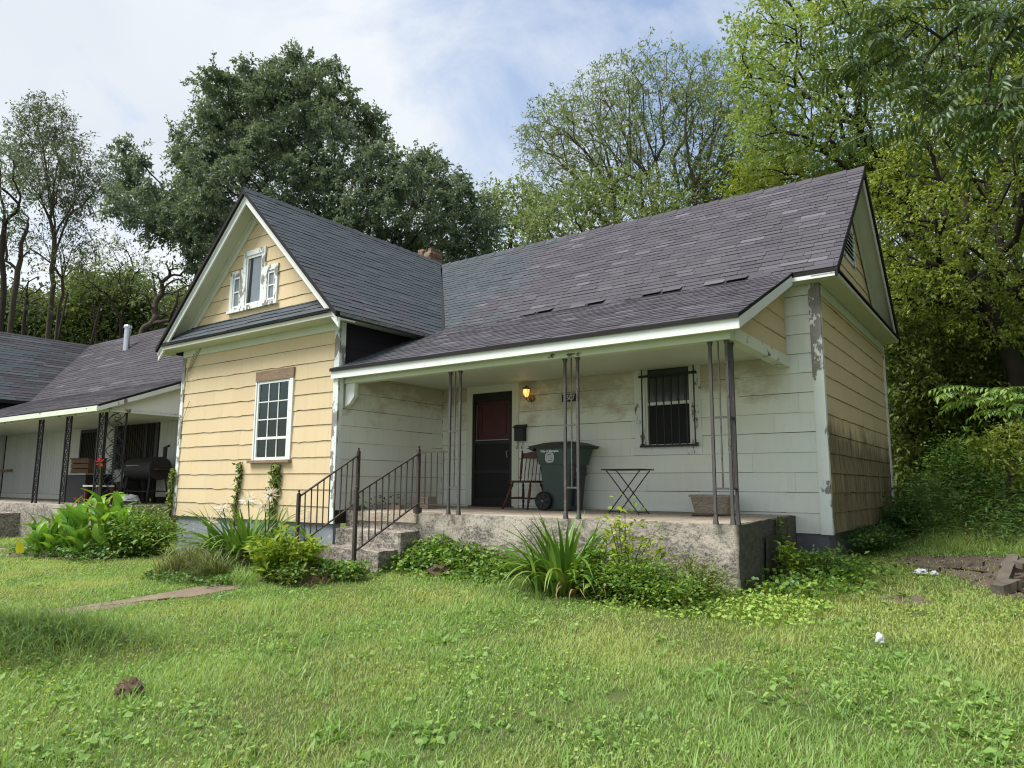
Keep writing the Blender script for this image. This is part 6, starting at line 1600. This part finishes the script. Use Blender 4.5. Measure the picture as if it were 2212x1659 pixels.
WOODS = leaf_mat('woods_leaf', (0.06, 0.095, 0.035), (0.11, 0.16, 0.06), (0.18, 0.23, 0.09), .35, .6, .25, patch=((0.15, 0.18, 0.07), .25, .4))

def foot(u, v, D):
    p = at(u, v, D); return (p[0], p[1], float(ground_z(p[0], p[1]))-.2)
tree('oak_tree', 'huge dark green oak behind the front gable', foot(760, 800, 28), [(760, 700, 28), (750, 560, 28), (735, 430, 28)],
     [(480, 590), (420, 575), (400, 520), (330, 510), (240, 462), (232, 440), (285, 415), (262, 375), (268, 330), (262, 310), (282, 312), (318, 360), (345, 430), (395, 410), (385, 300), (400, 285), (430, 290), (440, 215), (428, 185), (450, 160), (510, 155), (570, 150), (615, 140), (635, 122), (690, 128), (725, 150), (745, 200), (765, 235), (805, 240), (820, 290), (850, 350), (890, 350), (905, 335), (950, 335), (975, 370), (1010, 400), (1040, 450), (1065, 500), (1050, 570), (950, 570), (700, 520), (540, 470)],
     28, 4.2, 270, .68, 23, 23, (.10, .19), OAK, MAT['bark_dark'], 801, .022, .5, alpha=.55, flat=.95)
tree('ash_tree', 'tall slender grey green tree above the neighbouring roof', foot(108, 735, 34), [(112, 640, 34), (116, 560, 34), (112, 430, 34), (95, 330, 34)],
     [(45, 235), (85, 215), (125, 245), (160, 290), (190, 330), (235, 370), (262, 395), (250, 425), (195, 430), (190, 480), (140, 470), (90, 420), (30, 400), (15, 330), (45, 290)],
     34, 1.8, 110, .9, 10, 11, (.11, .19), ASH, MAT['bark'], 802, .012, .42, alpha=.8, twig_tubes=True, expo=2.1)
tree('ash_tree', 'leaning second stem with sparse foliage beside the slender tree', foot(125, 735, 34.5), [(128, 660, 34.5), (142, 580, 34.5), (137, 520, 34.5)],
     [(20, 480), (75, 470), (130, 490), (185, 500), (215, 540), (180, 590), (120, 560), (60, 560), (15, 540)], 34.5, 1.6, 36, .8, 7, 8, (.11, .19), ASH, MAT['bark'], 803, .013, .42, alpha=.8, twig_tubes=True, expo=2.1)
tree('maple_tree', 'dark leafy tree at the left edge of the view', foot(5, 740, 30), [(8, 640, 30), (6, 520, 30), (0, 420, 30)],
     [(-120, 260), (-40, 250), (10, 290), (60, 345), (50, 400), (75, 440), (30, 470), (-30, 500), (-120, 450)], 30, 2.2, 36, .8, 8, 10, (.12, .22), OAK, MAT['bark_dark'], 804, .022, .5)
tree('dead_tree', 'broken topped bare trunk at the left', foot(32, 740, 31), [(30, 640, 31), (45, 560, 31), (62, 470, 31)], [(15, 500), (40, 450), (62, 448), (75, 560), (40, 600), (5, 560)], 31, .5, 12, .55, 4, 5, (.13, .22), ASH, MAT['bark'], 805, .038, .42, bare=7)
tree('thin_tree', 'thin leaning trunk under the slender tree', foot(55, 735, 32), [(52, 690, 32), (58, 640, 32), (60, 600, 32)], [(20, 600), (95, 590), (110, 650), (60, 680), (20, 650)], 32, 1, 12, .7, 4, 7, (.12, .2), ASH, MAT['bark_dark'], 806, .026, .42)
tree('understory_tree', 'open crowned tree behind the stove pipe', foot(272, 735, 33), [(262, 690, 33), (240, 650, 33)], [(170, 560), (200, 520), (260, 525), (310, 545), (345, 590), (370, 650), (330, 660), (280, 640), (200, 640), (165, 610)], 33, 1.8, 70, .6, 4, 7, (.10, .18), LOCUST, MAT['bark_dark'], 807, .012, .4, twig_tubes=True)
tree('bent_tree', 'thick bent trunk arching behind the left rake of the gable', foot(300, 745, 27), [(308, 715, 27), (335, 688, 27), (380, 672, 27)], [(290, 640), (340, 560), (400, 560), (430, 620), (400, 690), (340, 700)], 27, 1.2, 34, .55, 4, 5, (.12, .2), LOCUST, MAT['bark'], 808, .028, .4, twig_tubes=True, bare=18)
tree('understory_tree', 'small fresh green tree at the right foot of the oak', foot(1110, 640, 32), [(1108, 580, 32), (1105, 500, 32)], [(1040, 440), (1080, 405), (1120, 400), (1170, 440), (1180, 520), (1150, 560), (1060, 560)], 32, 1.5, 60, .8, 9, 10, (.12, .22), LOCUST, MAT['bark'], 809, .016, .5)
feath = [(1125, 290), (1175, 215), (1240, 195), (1290, 150), (1400, 112), (1490, 118), (1555, 140), (1600, 200), (1640, 260), (1660, 350), (1620, 420), (1540, 440), (1430, 470), (1300, 500), (1180, 510), (1150, 470), (1215, 420), (1250, 370), (1160, 330)]
tree('locust_tree', 'tall feathery pale tree behind the main ridge, with many upright stems', foot(1440, 800, 30), [(1440, 620, 30), (1425, 470, 30), (1400, 380, 30)], feath, 30, 2.6, 250, .75, 8, 10, (.10, .18), LOCUST, MAT['bark'], 810, .015, .38, alpha=.7, wig=.04, twig_tubes=True, expo=2.05)
tree('locust_tree', 'second pale stem with sparse leaves beside the feathery tree', foot(1330, 800, 31.5), [(1338, 600, 31.5), (1330, 470, 31.5), (1310, 330, 31.5)], [(1140, 280), (1200, 230), (1300, 190), (1380, 180), (1400, 300), (1380, 420), (1280, 460), (1150, 420)], 31.5, 2.0, 100, .8, 8, 11, (.10, .18), LOCUST, MAT['bark'], 811, .015, .38, alpha=.7, wig=.04, twig_tubes=True, expo=2.05)
tree('locust_tree', 'brown limbed tree standing right of the feathery tree', foot(1510, 800, 28.5), [(1500, 600, 28.5), (1505, 480, 28.5), (1500, 400, 28.5)], [(1450, 200), (1560, 170), (1660, 260), (1700, 380), (1640, 440), (1560, 420), (1480, 440), (1440, 330)], 28.5, 1.6, 90, .8, 8, 10, (.10, .18), LOCUST, MAT['bark'], 812, .016, .38, alpha=.7, wig=.04, twig_tubes=True, expo=2.1)
tree('understory_tree', 'low green trees filling in above the main ridge', foot(1250, 800, 26), [(1250, 640, 26), (1260, 520, 26)], [(1130, 480), (1180, 420), (1260, 390), (1360, 380), (1450, 400), (1500, 440), (1440, 500), (1300, 540), (1150, 570)], 26, 1.8, 100, .65, 8, 9, (.10, .2), LOCUST, MAT['bark'], 813, .013, .5)
# right hand side
TRG = 'trees to the right of the house'
tree('hackberry_tree', 'light green sunlit crown hanging over the right end of the ridge', foot(2080, 1000, 19), [(2070, 800, 19), (2010, 560, 19), (1950, 400, 18.5), (1860, 290, 18)],
     [(1575, 150), (1590, 60), (1630, 15), (1680, -30), (1860, -60), (1900, 60), (1880, 200), (1900, 300), (1860, 420), (1800, 360), (1720, 330), (1640, 350), (1590, 300), (1600, 230)],
     18, 2.2, 210, .55, 9, 10, (.08, .15), LIME, MAT['bark_dark'], 820, .013, .45, alpha=.5, group=TRG)
tree('hackberry_tree', 'yellow green boughs behind the right end of the main ridge', foot(2060, 1000, 20.5), [(2055, 800, 20.5), (2000, 560, 20.5), (1900, 420, 20)],
     [(1570, 440), (1600, 360), (1700, 330), (1830, 330), (1900, 300), (2000, 330), (1990, 420), (1900, 470), (1850, 400), (1750, 400), (1640, 430)],
     20, 2.0, 120, .55, 9, 10, (.08, .15), GOLD, MAT['bark_dark'], 821, .013, .45, group=TRG)
tree('hackberry_tree', 'large golden green tree right of the gable with a dark curving trunk', foot(2215, 1000, 15.5), [(2195, 800, 15.5), (2120, 640, 15.5), (2075, 540, 15.5), (2090, 400, 15.5)],
     [(1870, 380), (1930, 330), (2000, 250), (2100, 180), (2210, 120), (2330, 120), (2330, 560), (2300, 760), (2190, 740), (2080, 700), (1960, 680), (1900, 560), (1890, 460)],
     15.5, 2.4, 280, .42, 10, 11, (.065, .12), GOLD, MAT['bark_dark'], 822, .016, .45, alpha=.5, group=TRG)
tree('hackberry_tree', 'dark stemmed tree crowding the upper right corner', foot(2330, 1000, 18), [(2320, 700, 18), (2260, 400, 18), (2160, 200, 18)],
     [(1880, 60), (1960, -40), (2400, -80), (2400, 300), (2250, 330), (2100, 260), (1990, 260), (1900, 200)], 18, 2.2, 220, .55, 9, 11, (.08, .15), GOLD, MAT['bark_dark'], 823, .014, .45, group=TRG)
tree('understory_tree', 'olive green thicket tree right of the tan wall', foot(2040, 1000, 17.5), [(2040, 880, 17.5), (2030, 760, 17.5)],
     [(1915, 620), (2000, 600), (2120, 640), (2200, 690), (2230, 780), (2210, 880), (2120, 900), (2000, 890), (1920, 850), (1915, 740)], 17.5, 1.8, 190, .62, 12, 12, (.09, .17), OLIVE, MAT['bark_dark'], 824, .012, .45, group=TRG)
tree('understory_tree', 'dark low thicket at the edge of the woods', foot(2060, 1050, 18.5), [(2060, 980, 18.5), (2050, 920, 18.5)],
     [(1910, 820), (2020, 830), (2150, 850), (2330, 860), (2330, 1080), (2160, 1090), (2000, 1070), (1920, 1080)], 18.5, 1.8, 210, .62, 12, 12, (.09, .17), OLIVE, MAT['bark_dark'], 825, .011, .45, group=TRG)
tree('understory_tree', 'pale leaved sapling before the thicket at the right edge', foot(2178, 1090, 12.5), [(2180, 1030, 12.5), (2190, 990, 12.5)], [(2080, 960), (2140, 950), (2200, 910), (2300, 920), (2300, 1040), (2180, 1030)], 12.5, .6, 46, .28, 7, 8, (.08, .14), GOLD, MAT['bark'], 826, .007, .4, group=TRG)
# woods on the rise behind, one mass
def woods():
    rg = np.random.default_rng(901); A = []; S_ = []
    spec = [(-170, 420, 615, 790, 46, 4200), (380, 1150, 640, 780, 48, 300), (1500, 2420, 330, 1090, 30, 5200), (1880, 2420, 560, 1090, 23, 3000), (1880, 2420, -40, 500, 34, 1300)]
    for u0, u1, v0, v1, D, n in spec:
        u = rg.uniform(u0, u1, n); v = v0 + (v1-v0)*rg.beta(1.1, 1.0, n) + 26*np.sin(u*.021) + 18*np.sin(u*.057+1); d = D + rg.uniform(-3, 4, n)
        A.append(np.array([at(a, b, c) for a, b, c in zip(u, v, d)])); S_.append(np.full(n, D/40))
    tips = np.concatenate(A); sc = np.concatenate(S_); k = 16; n = len(tips); c = np.repeat(tips, k, axis=0) + rg.normal(0, 1, (n*k, 3))*np.repeat(sc*.42, k)[:, None]*[1, 1, .6]
    m_ = len(c); q = rg.uniform(.16, .34, m_)*np.repeat(sc, k); V, T = leaf_arrays(c, rand_dirs(m_, rg), unit(rand_dirs(m_, rg)*.6+[0, 0, 1]), q, q*.55)
    NT[0] += len(T); tint = np.clip(np.repeat(rg.normal(.4, .2, n), k) + rg.normal(0, .15, m_), 0, 1)
    fast_obj('woods', V, T, None, WOODS, np.repeat(tint, 4), kind='stuff', label='dense green woods on the rise behind the houses')
    st_ = MB()
    for i in range(46):
        u = rg.uniform(-150, 420) if i < 22 else rg.uniform(1600, 2400); D = rg.uniform(38, 45) if i < 22 else rg.uniform(24, 32); b = foot(u, 800, D); h = rg.uniform(6, 12); l = rg.normal(0, .8, 2)
        st_.tube([b, (b[0]+l[0]*.4, b[1]+l[1]*.4, b[2]+h*.5), (b[0]+l[0], b[1]+l[1], b[2]+h)], [.16, .11, .05], 6, cap=False)
    o = st_.build('woods_trunks', MAT['bark_dark'], None, kind='stuff', label='distant trunks standing in the woods')
woods()
def side_woods():  # woods carried on out of view, added to dim the side wall
    rg = np.random.default_rng(955); n = 2300
    P = np.stack([rg.uniform(12.5, 24, n), rg.uniform(-6, 26, n)], 1); z = ground_z(P[:, 0], P[:, 1]) + 12*rg.beta(1.3, 1.1, n)
    tips = np.stack([P[:, 0], P[:, 1], z], 1); q_ = (tips-CAM_P) @ CAM_R.T; tips = tips[~((q_[:, 2] > 0) & (q_[:, 0] < q_[:, 2]*.80))]
    k = 14; c = np.repeat(tips, k, axis=0) + rg.normal(0, .5, (len(tips)*k, 3)); m_ = len(c); q = rg.uniform(.2, .45, m_); V, T = leaf_arrays(c, rand_dirs(m_, rg), unit(rand_dirs(m_, rg)*.6+[0, 0, 1]), q, q*.6)
    fast_obj('woods', V, T, None, WOODS, np.repeat(np.clip(rg.normal(.4, .2, m_), 0, 1), 4), kind='stuff', label='unseen woods going on along the right side of the lot')
side_woods()
# overhanging bough with long compound leaves, close above the viewer at the right
FROND = leaf_mat('compound_leaflet', (0.045, 0.085, 0.03), (0.08, 0.135, 0.05), (0.15, 0.20, 0.08), .32, .38, .5)
def frond_mesh(L, pairs, ll, lw, seed, mat, droop):
    rg = np.random.default_rng(seed); A = []; D_ = []; N_ = []; LN = []; spine = []
    p = np.zeros(3)
    for i in range(pairs+1):
        t = i/pairs; th = 1.2 + droop*t; spine.append(p.copy())
        if i:
            for s in (-1, 1):
                A.append(p.copy()); D_.append([math.sin(th)*.35, s*.9, math.cos(th)*.35-.55-.25*rg.random()]); N_.append([math.cos(th)*-.3+rg.normal(0, .25), rg.normal(0, .25), 1]); LN.append(ll*(1-.35*abs(t-.45))*rg.uniform(.85, 1.1))
        p = p + np.array([math.sin(th), rg.normal(0, .05), math.cos(th)])*L/pairs
    A.append(p); D_.append([.5, 0, -.6]); N_.append([0, 0, 1]); LN.append(ll)
    LN = np.array(LN); V, T = leaf_arrays(np.array(A), np.array(D_), np.array(N_), LN, LN*lw, .18)
    m = MB().tube(spine, .0035, 3, cap=False); n0 = len(V); mv = np.array(m.v); Q = np.array(m.f)+n0
    return fast_mesh('leaf', np.concatenate([V, mv]), T, Q, mat, np.concatenate([np.repeat(np.clip(rg.normal(.45, .22, len(LN)), 0, 1), 4), np.full(len(mv), .2)]))
FR = [frond_mesh(.55, 11, .115, .30, 31, FROND, .9), frond_mesh(.48, 10, .11, .30, 32, FROND, 1.3), frond_mesh(.60, 12, .125, .28, 33, FROND, .6), frond_mesh(.42, 9, .10, .3, 34, FROND, 1.7)]
def bough(name, label, cat, start, tips, seed, per, bark, rt=.006, group=None, meshes=FR, size=1.0):
    rg = np.random.default_rng(seed); tips = np.array(tips); N, par, R, kids, tn = grow(rg, start, tips, .3, rt, 2.2, wig=.05, arch=.05, down=0)
    t_ = thing(name, label, cat, start[0], group); limbs(N, R, kids).build('branch', bark, t_, smooth=True)
    for i in tn:
        base = np.array(N[i])
        for k in range(per):
            place('leaf', meshes[int(rg.integers(len(meshes)))], t_, base + rg.normal(0, .05, 3), rg.uniform(0, 2*math.pi), size*rg.uniform(.75, 1.15), rg.normal(0, .25))
    return t_
ob = [(1870, 70, 6.2), (1900, 20, 6.4), (1935, 110, 6.1), (1960, 40, 6.0), (1990, 150, 6.0), (2000, 215, 5.9), (2035, 85, 6.1), (2060, 20, 6.3), (2080, 180, 6.2), (1990, 270, 5.7), (2050, 245, 5.9), (2105, 110, 6.4), (2120, 30, 6.2), (1830, 120, 6.5), (1860, 160, 6.4)]
bough('overhanging_bough', 'long feathered leaves of a bough hanging in at the top right, left part', 'branch', [at(2600, -420, 7.5), at(2380, -260, 7.0), at(2200, -120, 6.6)], [at(*q) for q in ob], 41, 6, MAT['bark_dark'], .006, 'boughs hanging in at the top right')
ob2 = [(2160, 230, 5.2), (2180, 300, 5.1), (2205, 190, 5.0), (2140, 150, 5.4), (2190, 60, 5.2), (2215, 20, 5.0), (2120, 265, 5.4), (2230, 260, 5.0)]
bough('overhanging_bough', 'darker feathered leaves of a second bough at the right edge', 'branch', [at(2700, -100, 6.0), at(2480, -20, 5.6), at(2320, 60, 5.3)], [at(*q) for q in ob2], 42, 6, MAT['bark_dark'], .006, 'boughs hanging in at the top right')
FROND2 = leaf_mat('bright_compound_leaflet', (0.08, 0.16, 0.03), (0.15, 0.26, 0.05), (0.30, 0.40, 0.08), .4, .4, .45)
FR2 = [frond_mesh(.40, 8, .10, .38, 51, FROND2, .8), frond_mesh(.34, 7, .10, .40, 52, FROND2, 1.2)]
bough('overhanging_bough', 'bright green spray of leaves at the right edge before the woods', 'branch', [at(2560, 900, 8.6), at(2420, 890, 8.5), at(2280, 880, 8.4)], [at(*q) for q in [(2075, 855, 8.3), (2110, 850, 8.3), (2140, 868, 8.3), (2170, 850, 8.4), (2195, 870, 8.4), (2150, 840, 8.4), (2215, 850, 8.3), (2185, 895, 8.2), (2120, 880, 8.3)]], 43, 4, MAT['bark'], .005, None, FR2, 1.0)
print('roof pieces', NSH, 'blades', NBL, 'tree tris', NT[0], 'objects', len(bpy.data.objects), 'tris', sum(len(o.data.loops)-2*len(o.data.polygons) for o in bpy.data.objects if o.type == 'MESH'))
